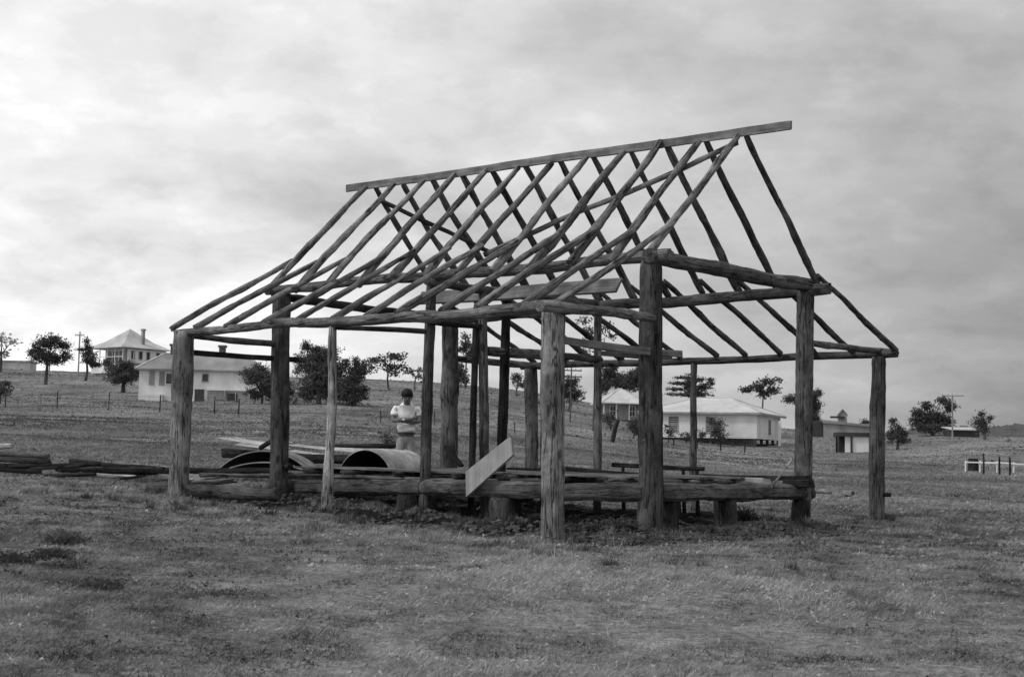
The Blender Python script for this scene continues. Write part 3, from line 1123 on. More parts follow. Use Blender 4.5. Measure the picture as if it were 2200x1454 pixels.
def flat_sheet(a, b, D0, D1, depth, label, sag=.05, mat='iron_pale', rise=.06):
    """corrugated sheet lying roughly flat: edge from pixel a to b, ribs along the edge"""
    p, q = at(a[0], a[1], D0), at(b[0], b[1], D1)
    ux = (q - p)
    L = ux.length
    ux.normalize()
    dy = Vector((-ux.y, ux.x, 0)).normalized()
    nx, ny = 24, int(depth / .085 * 6)
    V, Fc = [], []
    for s in (0, 1):
        for j in range(ny + 1):
            for i in range(nx + 1):
                t = i / nx
                zz = -sag * math.sin(math.pi * t) * (1 + .5 * math.sin(5 * t + D0)) + .010 * math.sin(2 * math.pi * j / 6) - s * .005
                zz += .03 * math.sin(3 * t + j * .05 + L)
                pt = ux * (L * t) + dy * (depth * j / ny) + Vector((0, 0, zz + rise * j / ny))
                V.append(pt)
    S = (nx + 1) * (ny + 1)
    for s in (0, 1):
        for j in range(ny):
            for i in range(nx):
                k = s * S + j * (nx + 1) + i
                f = (k, k + 1, k + nx + 2, k + nx + 1)
                Fc.append(f if s == 0 else f[::-1])
    for i in range(nx):
        Fc.append((i, i + S, i + 1 + S, i + 1))
    me = mesh('iron_flat', V, Fc)
    me.shade_smooth()
    return finish('flat_iron_sheet', me, mat, None, Matrix.Translation(p), label=label, cat='iron sheet', group='flat iron sheets in the heap')


flat_sheet((468, 944), (590, 954), 27.5, 26.5, .5, 'pale iron sheet highest of the heap left of the inner corner post', .03)
flat_sheet((505, 958), (600, 965), 26.4, 26.0, .35, 'pale iron sheet lower in the heap left of the inner corner post', .02)
flat_sheet((612, 957), (862, 974), 27.5, 26.5, .5, 'long pale iron sheet on top of the heap behind the thin pole', .02)
flat_sheet((618, 972), (850, 983), 26.2, 25.6, .35, 'long pale iron sheet under the other behind the thin pole', .03)
HEAP = [((612, 984), (860, 989), 26.0, .18, 'thick log under the long iron sheets behind the thin pole'),
        ((700, 958), (850, 957), 27.9, .09, 'dark pole lying on the back edge of the long iron sheets'),
        ((480, 972), (590, 980), 26.6, .18, 'thick log under the pale sheets left of the inner corner post'),
        ((560, 962), (592, 945), 25.9, .10, 'dark pole poking up beside the left inner corner post')]
for a, b, D, d, lab in HEAP:
    log('heap_log', at(a[0], a[1], D), at(b[0], b[1], D - .3), d, d * .9, 'dark_wood', None, label=lab, cat='log', rough=.08, wob=.02)

# ------------------------------------------------------------------ timber piles on the left
LP = [
    ('loose_log', (322, 1050), (598, 1061), 18.9, 18.2, .20, 'log_wood', 'stout log lying in the grass in front of the left corner post'),
    ('loose_timber', (152, 990), (352, 1007), 22.0, 21.2, .085, 'dark_wood', 'dark timber tilted on the stack left of the corner post'),
    ('loose_timber', (122, 1006), (372, 1012), 21.6, 21.2, .10, 'dark_wood', 'long dark bottom timber of the stack left of the corner post'),
    ('loose_timber', (170, 1018), (292, 1024), 21.2, 21.0, .06, 'pale_wood', 'short pale timber lying before the stack left of the corner post'),
    ('loose_timber', (280, 1003), (368, 1006), 22.4, 22.2, .06, 'pale_wood', 'thin pale pole on the stack touching the left corner post'),
    ('loose_timber', (370, 1009), (590, 1012), 20.8, 20.6, .09, 'dark_wood', 'dark timber on the ground between the two left corner posts'),
    ('loose_timber', (430, 1020), (598, 1024), 20.2, 20.0, .06, 'log_wood', 'grey pole on the ground between the two left corner posts'),
    ('loose_timber', (-60, 962), (26, 958), 24.0, 23.6, .10, 'pale_wood', 'pale log on top of the pile at the left edge'),
    ('loose_timber', (-80, 972), (104, 980), 23.6, 23.2, .10, 'log_wood', 'grey log second from top of the pile at the left edge'),
    ('loose_timber', (-70, 984), (108, 992), 23.3, 23.0, .10, 'dark_wood', 'dark log in the middle of the pile at the left edge'),
    ('loose_timber', (-60, 998), (96, 1003), 23.0, 22.8, .10, 'dark_wood', 'dark log low in the pile at the left edge'),
    ('loose_timber', (-70, 1014), (66, 1018), 22.4, 22.2, .12, 'log_wood', 'half buried log at the foot of the left edge pile'),
    ('loose_timber', (1750, 1055), (1786, 1058), 22.0, 21.9, .07, 'pale_wood', 'pale broken log in the grass right of the frame'),
    ('loose_timber', (1812, 1056), (1832, 1060), 21.6, 21.3, .08, 'pale_wood', 'short pale log end in the grass beside the outer far post'),
]
for nm, a, b, D0, D1, d, m, lab in LP:
    log(nm, at(a[0], a[1], D0), at(b[0], b[1], D1), d, d * .85, m, None, label=lab, cat='log', rough=.1, wob=.02, square=.3)


# clods, stones and litter on the bare earth
def build_clods():
    V, Fc = [], []
    rs = random.Random(3)
    n = 0
    while n < 7000:
        if n % 2:
            u, v = rs.uniform(-.7, LEN + 1.4), rs.uniform(vB - 1.7, vC + .6)
        elif n % 4:
            u, v = rs.uniform(-.3, LEN + .6), rs.gauss(vB - .45, .38)
        else:
            u, v = rs.gauss(-.3, .3), rs.uniform(vB - .8, vC + .3)
        p = bf(u, v, 0)
        if n % 2 and rs.random() > float(soil_shade_mask(np.array([p.x]), np.array([p.y]))[0]) * .8 + .22:
            continue
        n += 1
        r = .008 + .045 * rs.random() ** 4
        z = gzf(p.x, p.y)
        b = len(V)
        for (ax, ay, az_) in ((1, 0, 0), (-1, 0, 0), (0, 1, 0), (0, -1, 0), (0, 0, .8), (0, 0, -.5), (.6, .6, .4), (-.6, .5, .4), (.5, -.6, .4), (-.6, -.6, .3)):
            k = r * rs.uniform(.7, 1.3)
            V.append((p.x + ax * k * 1.2, p.y + ay * k, z + az_ * k * 1.1 + .005))
        for f in ((4, 0, 6), (4, 6, 2), (4, 2, 7), (4, 7, 1), (4, 1, 9), (4, 9, 3), (4, 3, 8), (4, 8, 0),
                  (5, 6, 0), (5, 2, 6), (5, 7, 2), (5, 1, 7), (5, 9, 1), (5, 3, 9), (5, 8, 3), (5, 0, 8)):
            Fc.append(tuple(b + i for i in f))
    m = gmat('clod', .012, .13, 6, 6, coord='World', rough=1)  # dark end lowered to put more under-floor shade into the clods
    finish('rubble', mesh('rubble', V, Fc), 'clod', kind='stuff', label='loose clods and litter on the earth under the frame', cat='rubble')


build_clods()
# ------------------------------------------------------------------ trees and shrubs
def leaf_mesh(clumps, base, density, size, flat=1.0, seed=0, droop=0.0, edge=.75):
    """clumps: (centre, rx, ry, rz) ; leaf-sized quads spread through each clump, gathered in sub-tufts"""
    r = np.random.default_rng(seed)
    P = []
    for (c, rx, ry, rz) in clumps:
        vol = max(.2, rx * ry * rz * 4.2) ** .72
        nt_ = max(5, int(vol * density * 6.5))
        # tufts lie mostly towards the outside of the clump
        d = r.normal(size=(nt_, 3))
        d /= np.linalg.norm(d, axis=1)[:, None]
        rad = r.random(nt_) ** .42
        lump = 1 + .35 * r.normal(size=nt_) * edge
        t = d * (rad * lump)[:, None] * np.array([rx, ry, rz]) + np.array(c)
        m = 9
        q = np.repeat(t, m, 0) + r.normal(size=(nt_ * m, 3)) * np.array([1, 1, .7 * flat]) * (size * 1.25)
        P.append(q)
    P = np.concatenate(P) - np.array(base)
    n = len(P)
    a = r.normal(size=(n, 3))
    a /= np.linalg.norm(a, axis=1)[:, None]
    a[:, 2] *= flat
    b = np.cross(a, r.normal(size=(n, 3)))
    b /= np.linalg.norm(b, axis=1)[:, None] + 1e-6
    s = size * r.uniform(.5, 1.15, n)[:, None]
    V = np.stack([P - a * s, P + b * s * .55, P + a * s, P - b * s * .55], 1).reshape(-1, 3)
    o = np.arange(n) * 4
    Fq = np.stack([o, o + 1, o + 2, o + 3], -1)
    me = bpy.data.meshes.new('crown')
    me.vertices.add(len(V))
    me.vertices.foreach_set('co', V.astype(np.float32).ravel())
    me.loops.add(Fq.size)
    me.loops.foreach_set('vertex_index', Fq.astype(np.int32).ravel())
    me.polygons.add(n)
    me.polygons.foreach_set('loop_start', np.arange(0, Fq.size, 4, dtype=np.int32))
    me.update(calc_edges=True)
    return me


def tube(mb, pts, radii, sides=7):
    n = len(pts)
    b = len(mb.v)
    for i in range(n):
        t = (pts[min(i + 1, n - 1)] - pts[max(i - 1, 0)]).normalized()
        x = t.cross(Vector((.31, .95, .1))).normalized()
        y = t.cross(x)
        for k in range(sides):
            a = 2 * math.pi * k / sides
            mb.v.append(tuple(pts[i] + (x * math.cos(a) + y * math.sin(a)) * radii[i]))
    for i in range(n - 1):
        for k in range(sides):
            p, q = b + i * sides + k, b + i * sides + (k + 1) % sides
            mb.f.append((p, q, q + sides, p + sides))
    mb.f.append(tuple(b + (n - 1) * sides + k for k in range(sides)))


def tree(name, label, base_px, D, clumps_px, mat='leaf_dark', density=9, size=None, trunk=.16, group=None, cat='tree', flat=1.0, seed=None, depth=.8, stems=1, edge=.75):
    seed = seed if seed is not None else int(base_px[0] * 7 + base_px[1])
    r = random.Random(seed)
    hit = ground_hit(base_px[0], base_px[1], .5 * D, 1.7 * D)
    if .52 * D < hit.y - CAM.y < 1.65 * D:
        D = hit.y - CAM.y
    b = ground_at(base_px[0], D)
    k = D / F
    root = thing(name, label, cat, b, 0, group)
    C = []
    for (px, py, rx, ry) in clumps_px:
        c = at(px, py, D)
        off = r.uniform(-.7, .7) * rx * k * depth
        c = c + Vector((0, off, 0))
        c = CAM + (c - CAM)
        C.append(((c.x, c.y, c.z), rx * k, max(rx, ry) * k * depth, ry * k))
    size = size or max(.10, D * .0007)
    me = leaf_mesh(C, b, density, size, flat, seed, edge=edge)
    finish('crown', me, mat, root, WM[root.name])
    mb = MB()
    low = min(c[0][2] - c[3] for c in C)
    cen = Vector((sum(c[0][0] for c in C) / len(C), sum(c[0][1] for c in C) / len(C), 0))
    fork = Vector((b.x * .6 + cen.x * .4, b.y * .6 + cen.y * .4, max(b.z + min(.3, trunk * 3), low + .25 * (max(c[0][2] for c in C) - low))))
    z0 = Vector((0, 0, -.2))
    mid = (fork - b) * .5 + Vector((r.uniform(-1, 1), 0, 0)) * min(.15, trunk)
    tube(mb, [z0, mid, fork - b], [trunk * 1.3, trunk, trunk * .75])
    for c in C:
        e = Vector(c[0]) - b
        f0 = fork - b
        m = f0.lerp(e, .5) + Vector((r.uniform(-1, 1), r.uniform(-1, 1), .5)) * min(.2, trunk * 1.4)
        tube(mb, [f0, m, e + Vector((0, 0, c[3] * .4))], [trunk * .6, trunk * .38, trunk * .12], 5)
    mb.build('trunk', 'bark', root)
    return root


TG = 'trees around the far houses'
tree('hazy_tree', 'haze-pale feathery tree at the far left edge of the skyline', (4, 800), 280,
     [(6, 722, 20, 14), (26, 735, 12, 9), (-14, 742, 20, 16), (8, 758, 8, 16)], 'leaf_pale', .5, .3, .2, TG)  # distance haze put into the pale leaf colour
tree('spreading_tree', 'dark spreading tree on a bare trunk left of the hill house', (103, 826), 150,
     [(80, 752, 20, 16), (104, 738, 26, 15), (133, 742, 20, 13), (98, 768, 34, 13), (143, 764, 14, 14), (66, 758, 9, 9), (118, 727, 13, 7), (120, 772, 22, 13)], 'leaf_dark', 10, None, .17, TG)
tree('narrow_tree', 'narrow dark conical tree beside the hill house', (188, 818), 165,
     [(187, 733, 5, 8), (188, 746, 10, 10), (190, 760, 14, 11), (193, 774, 17, 9), (203, 783, 14, 6), (173, 750, 10, 2.5)], 'leaf_dark', 12, None, .15, TG)
tree('low_bush', 'small dark bush below the hill house veranda', (236, 815), 160, [(232, 779, 11, 10), (240, 790, 9, 8)], 'leaf_dark', 12, None, .1, TG, 'bush')
tree('round_tree', 'rounded dark tree at the left end of the white house', (270, 843), 140,
     [(267, 797, 34, 15), (248, 800, 20, 12), (290, 800, 18, 12), (268, 784, 22, 9), (275, 808, 28, 10), (262, 818, 26, 9)], 'leaf_dark', 12, None, .2, TG)
tree('windblown_tree', 'loose windblown tree between the white house and inner corner post', (570, 868), 118,
     [(556, 800, 26, 18), (585, 822, 26, 24), (545, 815, 22, 16), (530, 800, 13, 9), (572, 842, 20, 16), (612, 842, 22, 24), (545, 845, 18, 14)], 'leaf_mid', 15, None, .15, TG)
tree('tall_dark_tree', 'tall dark bushy tree right of the left inner corner post', (688, 868), 105,
     [(690, 768, 42, 24), (664, 792, 32, 28), (715, 800, 38, 28), (690, 832, 48, 28), (656, 745, 11, 14), (678, 750, 14, 10), (645, 772, 12, 12), (705, 762, 14, 12), (655, 845, 24, 16), (725, 848, 30, 16)], 'leaf_dark', 15, None, .22, TG)
tree('spiky_tree', 'dark ragged tree right of the thin pale pole', (764, 872), 108,
     [(742, 780, 7, 12), (764, 800, 18, 26), (750, 830, 28, 26), (782, 792, 9, 20), (776, 842, 18, 18), (765, 778, 6, 14), (756, 855, 26, 12)], 'leaf_dark', 15, None, .18, TG)
tree('wispy_tree', 'wispy flat-topped tree on the skyline left of the man', (838, 835), 190,
     [(815, 774, 22, 6), (850, 765, 28, 6), (838, 787, 26, 7), (800, 790, 11, 8), (866, 788, 10, 9), (845, 800, 16, 7), (795, 778, 10, 5)], 'leaf_mid', 2.6, .2, .12, TG, edge=1.1)
tree('sapling', 'small two-headed tree on the skyline left of the mid post', (894, 838), 190, [(886, 800, 6, 9), (902, 795, 5, 9), (900, 810, 6, 7)], 'leaf_dark', 8, None, .08, TG)
tree('gum_tree', 'open feathery tree on the skyline behind the stout back post', (1002, 834), 170,
     [(1000, 722, 8, 8), (1003, 742, 18, 14), (1018, 755, 15, 11), (990, 752, 9, 9), (1012, 768, 14, 6)], 'leaf_mid', 4, .18, .12, TG, edge=1.1)
tree('dark_bush', 'dark upright bush on the skyline right of the stout back post', (992, 832), 175, [(986, 800, 14, 20), (998, 815, 10, 12)], 'leaf_dark', 10, None, .1, TG, 'bush')
tree('low_tree', 'low rounded tree on the skyline left of the near corner post', (1112, 838), 185, [(1110, 812, 12, 14), (1120, 826, 12, 9)], 'leaf_mid', 9, None, .1, TG)
tree('tall_gum', 'tall thin gum tree with tufted crown behind the far row', (1278, 868), 125,
     [(1254, 690, 13, 8), (1268, 712, 15, 9), (1262, 735, 12, 9), (1258, 757, 13, 7), (1300, 704, 15, 10), (1312, 720, 9, 7), (1290, 740, 10, 10)], 'leaf_mid', 4.2, .15, .09, TG, edge=1.1)
tree('pole_bush', 'dark bushy tree behind the telegraph pole', (1225, 884), 150, [(1224, 825, 20, 15), (1236, 848, 20, 15), (1212, 845, 13, 18), (1238, 816, 8, 5)], 'leaf_dark', 11, None, .16, TG)
tree('backdrop_tree', 'large dark tree behind the small white-roofed house', (1340, 880), 215,
     [(1308, 800, 16, 18), (1335, 818, 30, 16), (1366, 806, 20, 13), (1355, 822, 30, 16), (1300, 828, 12, 18), (1320, 786, 8, 10), (1380, 795, 12, 8)], 'leaf_dark', 9, None, .25, TG)
tree('layered_pine', 'pine with layered side branches above the right white house', (1490, 884), 190,
     [(1466, 811, 20, 3), (1458, 823, 22, 3.2), (1453, 836, 22, 3.2), (1462, 848, 28, 3.2), (1480, 830, 8, 26), (1500, 815, 18, 6), (1511, 832, 18, 9), (1527, 820, 7, 12), (1500, 846, 26, 8)], 'leaf_dark', 10, None, .18, TG, flat=.5)
tree('feathery_tree', 'feathery windswept tree behind the right white house roof', (1640, 888), 200,
     [(1602, 838, 15, 6), (1626, 831, 16, 8), (1648, 821, 17, 7), (1662, 838, 12, 9), (1670, 817, 8, 4), (1640, 845, 14, 7)], 'leaf_mid', 4.5, .2, .12, TG, edge=1.1)
tree('shade_tree', 'dark tree between the right white house and the old shed', (1746, 938), 148,
     [(1700, 856, 16, 9), (1735, 850, 20, 15), (1750, 872, 14, 20), (1747, 902, 15, 22), (1757, 845, 9, 9), (1720, 868, 14, 12)], 'leaf_dark', 11, None, .2, TG)
tree('leaning_shrub', 'dark leaning shrub just right of the outer far post', (1928, 966), 122,
     [(1918, 905, 9, 11), (1926, 925, 17, 18), (1938, 944, 14, 12), (1912, 940, 10, 14), (1944, 930, 6, 9)], 'leaf_dark', 12, None, .12, TG, 'shrub')
tree('big_round_tree', 'broad many-headed dark tree beside the right-hand pole', (2004, 936), 160,
     [(1974, 888, 15, 14), (1990, 871, 14, 11), (2010, 900, 34, 20), (2024, 862, 16, 10), (2042, 874, 14, 12), (1972, 908, 15, 16), (2034, 908, 18, 18), (2000, 920, 30, 10)], 'leaf_dark', 11, None, .2, TG)
tree('small_crest_tree', 'small ragged tree on the crest near the right edge', (2115, 944), 158, [(2110, 907, 20, 11), (2108, 890, 10, 7), (2128, 898, 9, 5), (2114, 922, 13, 12)], 'leaf_dark', 11, None, .15, TG)
tree('far_bush', 'small dark bush peeping over the old shed roof', (1862, 922), 190, [(1860, 908, 13, 6)], 'leaf_dark', 11, None, .1, TG, 'bush')
WG = 'weed clumps in the near grass'
tree('weed_clump', 'dark weed clump in the grass at lower left, highest of three', (150, 1168), 11.5, [(150, 1158, 46, 12), (110, 1176, 30, 9)], 'leaf_mid', 75, .013, .004, WG, 'weeds', depth=1.0)
tree('weed_clump', 'dark weed clump at the left edge of the near grass', (40, 1208), 10.6, [(40, 1198, 60, 14), (120, 1186, 40, 9)], 'leaf_mid', 75, .013, .004, WG, 'weeds', depth=1.0)
tree('weed_clump', 'dark weed clump lowest at the left of the near grass', (225, 1262), 9.8, [(215, 1254, 60, 10), (130, 1262, 40, 9)], 'leaf_mid', 75, .013, .004, WG, 'weeds', depth=1.0)
SG = 'shrubs in front of the right-hand houses'
tree('window_shrub', 'tall loose shrub in front of the right white house window', (1546, 958), 130, [(1545, 915, 13, 18), (1550, 935, 15, 14), (1535, 930, 10, 14), (1528, 905, 6, 12)], 'leaf_dark', 9, None, .07, SG, 'shrub')
tree('yard_shrub', 'low round shrub left of the thin far post', (1476, 952), 130, [(1475, 937, 14, 8)], 'leaf_dark', 12, None, .06, SG, 'shrub')
tree('yard_shrub', 'low shrub right of the thin far post', (1508, 954), 129, [(1508, 934, 9, 12)], 'leaf_dark', 12, None, .06, SG, 'shrub')
tree('yard_shrub', 'upright twiggy shrub at the left end of the right house', (1438, 952), 128, [(1433, 925, 6, 16), (1443, 930, 6, 14)], 'leaf_mid', 6, None, .06, SG, 'shrub')
tree('yard_shrub', 'dense dark shrub in front of the small house, against the corner post', (1362, 942), 128, [(1362, 915, 20, 15), (1375, 925, 14, 12)], 'leaf_dark', 12, None, .07, SG, 'shrub')
tree('yard_shrub', 'dark shrub at the left front of the small house', (1316, 925), 140, [(1312, 903, 16, 16), (1300, 895, 10, 12)], 'leaf_dark', 10, None, .07, SG, 'shrub')
tree('edge_bush', 'grey bush on the slope at the far left edge', (8, 868), 112, [(6, 840, 22, 16), (-15, 830, 20, 20), (14, 822, 8, 8)], 'leaf_mid', 8, None, .08, SG, 'bush')
tree('twiggy_bush', 'bare twiggy bush left of the standing man', (842, 1000), 28.5, [(838, 955, 14, 14), (828, 938, 12, 12), (846, 968, 12, 10)], 'leaf_dark', 5, .05, .012, None, 'bush')
tree('weed_clump', 'dark weeds growing up against the gable bearer', (1600, 1120), 17.0, [(1590, 1110, 34, 18), (1640, 1122, 34, 10), (1550, 1128, 30, 8)], 'leaf_dark', 130, .02, .006, None, 'weeds')
tree('weed_clump', 'low dark weeds under the bearer behind the near corner post', (1290, 1140), 16.2, [(1270, 1138, 40, 12), (1330, 1128, 40, 12)], 'leaf_dark', 110, .02, .006, None, 'weeds')


# ------------------------------------------------------------------ houses
def hip_roof(x0, x1, y0, y1, z, h, inset, th=.12):
    """hipped roof solid: inset = how far the ridge stops short of the ends (x direction)"""
    mb = MB()
    ym = (y0 + y1) / 2
    a, b, c, d = (x0, y0, z), (x1, y0, z), (x1, y1, z), (x0, y1, z)
    a2, b2, c2, d2 = [(p[0], p[1], z + th) for p in (a, b, c, d)]
    e, f = (x0 + inset, ym, z + h), (x1 - inset, ym, z + h)
    mb.v = [a, b, c, d, a2, b2, c2, d2, e, f]
    mb.f = [(3, 2, 1, 0), (0, 1, 5, 4), (1, 2, 6, 5), (2, 3, 7, 6), (3, 0, 4, 7), (4, 5, 9, 8), (6, 7, 8, 9), (5, 6, 9), (7, 4, 8)]
    if abs(e[0] - f[0]) < .01:
        mb.v[9] = (f[0] + .01, f[1], f[2])
    return mb


def window(root, x0, x1, z0, z1, y, face='front', frame='wall_white', pane='glass_dark', fw=.09):
    """window on the y = const (front) or x = const (side) wall : frame proud of the wall, pane set back in it, sill"""
    def bx(mb, a0, a1, d0, d1, b0, b1):
        if face == 'front':
            mb.box(a0, a1, y + d0, y + d1, b0, b1)
        elif face == 'right':
            mb.box(y - d1, y - d0, a0, a1, b0, b1)
        elif face == 'left':
            mb.box(y + d0, y + d1, a0, a1, b0, b1)
        return mb
    mb = MB()
    bx(mb, x0 - fw, x1 + fw, -.07, .02, z1, z1 + fw)
    bx(mb, x0 - fw, x0, -.07, .02, z0, z1 - .002)
    bx(mb, x1, x1 + fw, -.07, .02, z0, z1 - .002)
    w = mb.build('window', frame, root)
    bx(MB(), x0, x1, -.02, .015, z0, z1).build('pane', pane, w)
    bx(MB(), x0 - fw * 1.4, x1 + fw * 1.4, -.12, .02, z0 - .08, z0 - .003).build('sill', frame, w)
    if x1 - x0 > .5:
        xm = (x0 + x1) / 2
        mb = MB()
        bx(mb, xm - .025, xm + .025, -.045, -.021, z0, z1)
        bx(mb, x0, xm - .026, -.045, -.021, (z0 + z1) / 2 - .025, (z0 + z1) / 2 + .025)
        bx(mb, xm + .026, x1, -.045, -.021, (z0 + z1) / 2 - .025, (z0 + z1) / 2 + .025)
        mb.build('glazing_bar', frame, w)
    return w


def house_root(name, label, px, py, D, rotz):
    p = at(px, py, D)
    return thing(name, label, 'house', p, rotz)


def veranda_post(root, x, y, z0, z1, w=.11, mat='wall_white'):
    MB().box(x - w / 2, x + w / 2, y - w / 2, y + w / 2, z0, z1).build('veranda_post', mat, root)


# hill house (left) : pyramid roof over wide verandas
h1 = house_root('hill_house', 'old house with pyramid roof and verandas high on the left hill', 262, 786, 205, R(-40))
# local x runs right, y back ; near corner at the origin of the veranda edge
S = 7.6
mb = MB().box(-S + 1.4, -1.4, 1.4, S - 1.4, .2, 2.75)
mb.build('wall', 'wall_white', h1)
MB().box(-S, 0, 0, S, .35, .55).build('veranda_floor', 'wall_grey', h1)
mb = MB()
mb.box(-S + .02, -.02, 0.02, .08, -.9, .34)
mb.box(-.08, -.02, .09, S - .02, -.9, .34)
mb.build('base_skirt', 'wall_white', h1)
rf = MB()
o_ = .45
zl, zm, zt = 2.65, 3.75, 5.75
i_ = 1.35
lo = [(-S - o_, -o_, zl), (o_, -o_, zl), (o_, S + o_, zl), (-S - o_, S + o_, zl)]
md = [(-S + i_, i_, zm), (-i_, i_, zm), (-i_, S - i_, zm), (-S + i_, S - i_, zm)]
lo2 = [(x, y, z + .1) for x, y, z in lo]
ap = (-S / 2, S / 2, zt)
rf.v = lo + lo2 + md + [ap]
rf.f = [(3, 2, 1, 0)] + [(k, (k + 1) % 4, 4 + (k + 1) % 4, 4 + k) for k in range(4)] + \
       [(4 + k, 4 + (k + 1) % 4, 8 + (k + 1) % 4, 8 + k) for k in range(4)] + [(8 + k, 8 + (k + 1) % 4, 12) for k in range(4)]
roof = rf.build('roof', 'roof_iron', h1)
ch = MB().box(-.95, -.55, 3.7, 4.1, 3.0, 5.35)
ch.box(-1.03, -.47, 3.62, 4.18, 5.352, 5.6)
ch.build('chimney', 'wall_grey', roof)
for k in range(5):
    veranda_post(h1, -S + .08 + k * (S - .16) / 4, .12, .56, 2.6)
    if k:
        veranda_post(h1, -.12, .1 + k * (S - .2) / 4, .56, 2.6)
MB().box(-S + .1, -.1, .10, .14, 1.35, 1.45).build('rail', 'wall_white', h1)
for xx in (-5.6, -4.1, -2.6):
    window(h1, xx, xx + .95, .75, 2.2, 1.4, 'front', 'wall_grey')
for yy in (2.2, 3.6, 4.9):
    window(h1, yy, yy + .6, 1.0, 2.1, -1.4, 'right', 'wall_grey')
# enclosed end of the side veranda
MB().box(-.60, -.10, 1.2, S - .1, .56, 2.55).build('veranda_screen', 'wall_white', h1)
for yy in (1.6, 2.9, 4.2, 5.9):
    window(h1, yy, yy + .45, 1.2, 2.2, -.10, 'right', 'wall_grey')

# white house lower on the left slope
h2 = house_root('white_house', 'long white house with grey roof behind the left corner post', 430, 862, ground_hit(430, 862, 100, 220).y - CAM.y, R(4))
hw = 131 * (WM[h2.name].translation.y - CAM.y) / F
MB().box(-hw, hw, 0, 6, -.3, 2.95).build('wall', 'wall_white', h2)
roof = hip_roof(-hw - .35, hw + .3, -.5, 6.4, 2.9, 1.85, 2.2).build('roof', 'roof_dark', h2)
for xx in (-3.15, 1.55):
    m_ = MB().box(xx - .3, xx + .3, 2.7, 3.3, 4.0, 5.45)
    m_.box(xx - .4, xx + .4, 2.6, 3.4, 5.452, 5.65)
    m_.build('chimney', 'brick_soot', roof)
window(h2, .15, .65, 1.95, 2.6, 0, 'front', 'wall_grey', fw=.07)
for xx in (-4.9, -3.95):
    MB().box(xx, xx + .5, -.06, .01, 1.45, 2.75).build('shutter', 'wall_grey', h2)
window(h2, -3.3, -2.8, 1.6, 2.6, 0, 'front', 'wall_white', fw=.06)
d_ = MB().box(-.55, .35, -.05, .02, -.1, 1.15).build('door', 'glass_dark', h2)
MB().box(-.68, .48, -.09, -.055, 1.16, 1.3).build('door_frame', 'wall_white', d_)
MB().box(.7, hw - .05, -.7, -.02, -.4, 1.05).build('lean_to', 'wall_grey', h2)
MB().box(.6, hw + .02, -.85, -.03, 1.055, 1.16).build('lean_to_roof', 'wall_white', h2)
MB().box(-5.0, -3.4, -1.4, -.1, -.6, .5).build('porch', 'wall_white', h2)
MB().box(2.6, 3.6, -.74, -.705, -.1, .8).build('shed_door', 'wall_dark', h2)

# low building at the far left edge
h0 = house_root('low_shed', 'low grey flat-roofed building on the skyline at far left', 22, 797, 250, R(5))
MB().box(-6, 3.2, 0, 5, -1, 1.6).build('wall', 'roof_iron', h0)
MB().box(-6.2, 3.4, -.2, 5.2, 1.61, 1.85).build('roof', 'wall_grey', h0)

# small house with white pyramid roof
h3 = house_root('small_house', 'small house with white pyramid roof seen left of the inner corner post', 1341, 900, 168, R(8))
MB().box(-2.1, 2.2, 1.2, 6, -.4, 1.85).build('wall', 'wall_grey', h3)
hip_roof(-2.75, 2.9, -.3, 6.3, 1.75, 1.95, 2.75).build('roof', 'roof_white', h3)
for xx in (-2.4, -.9, .6, 2.5):
    veranda_post(h3, xx, .1, -.3, 1.74)
for xx in (-1.4, .9):
    window(h3, xx, xx + .6, .4, 1.5, 1.2, 'front', 'wall_white')
MB().box(-2.6, 2.7, 0, 1.19, -.5, -.1).build('veranda_floor', 'wall_dark', h3)

# large white house on stumps
h4 = house_root('stump_house', 'white weatherboard house with white hip roof raised on stumps, right', 1626, 968, 138, R(-22))
fw_, sd_ = 11.2, 11.0
MB().box(-fw_, 0, 0, sd_, 1.15, 3.55).build('wall', 'wall_white', h4)
hip_roof(-fw_ - .45, .45, -.45, sd_ + .45, 3.5, 1.75, 4.3).build('roof', 'roof_white', h4)
MB().box(-fw_ - .5, .5, -.52, -.46, 3.42, 3.6).build('gutter', 'wall_grey', h4)
MB().box(.455, .52, -.52, sd_ + .5, 3.42, 3.6).build('gutter', 'wall_grey', h4)
for k in range(6):
    xx = -fw_ + .2 + k * (fw_ - .4) / 5
    MB().box(xx - .13, xx + .13, .05, .31, -.6, 1.148).build('stump', 'wall_dark', h4)
for k in range(1, 5):
    yy = .2 + k * (sd_ - .4) / 4
    MB().box(-.31, -.05, yy - .13, yy + .13, -.6, 1.148).build('stump', 'wall_dark', h4)
MB().box(-fw_ + .4, -.5, 2.0, 2.1, -.5, 1.148).build('underfloor_slats', 'wall_grey', h4)
window(h4, -4.9, -4.1, 1.75, 3.1, 0, 'front', 'wall_grey')
window(h4, -8.6, -7.8, 1.75, 3.1, 0, 'front', 'wall_grey')
window(h4, 5.2, 6.0, 1.75, 3.0, 0, 'right', 'wall_grey')
for k in range(11):
    zz = 1.3 + k * .2
    MB().box(-fw_ + .01, -.01, -.022, -.001, zz, zz + .035).build('weatherboard_edge', 'wall_white', h4)
    MB().box(.001, .022, .01, sd_ - .01, zz, zz + .035).build('weatherboard_edge', 'wall_white', h4)
mb = MB().prism([(.9, 5.5, -.4), (1.15, 5.5, -.4), (1.15, 5.5, 3.0), (.9, 5.5, 3.0)], (0, .25, 0))
mb.build('tank_stand_post', 'wall_white', h4)

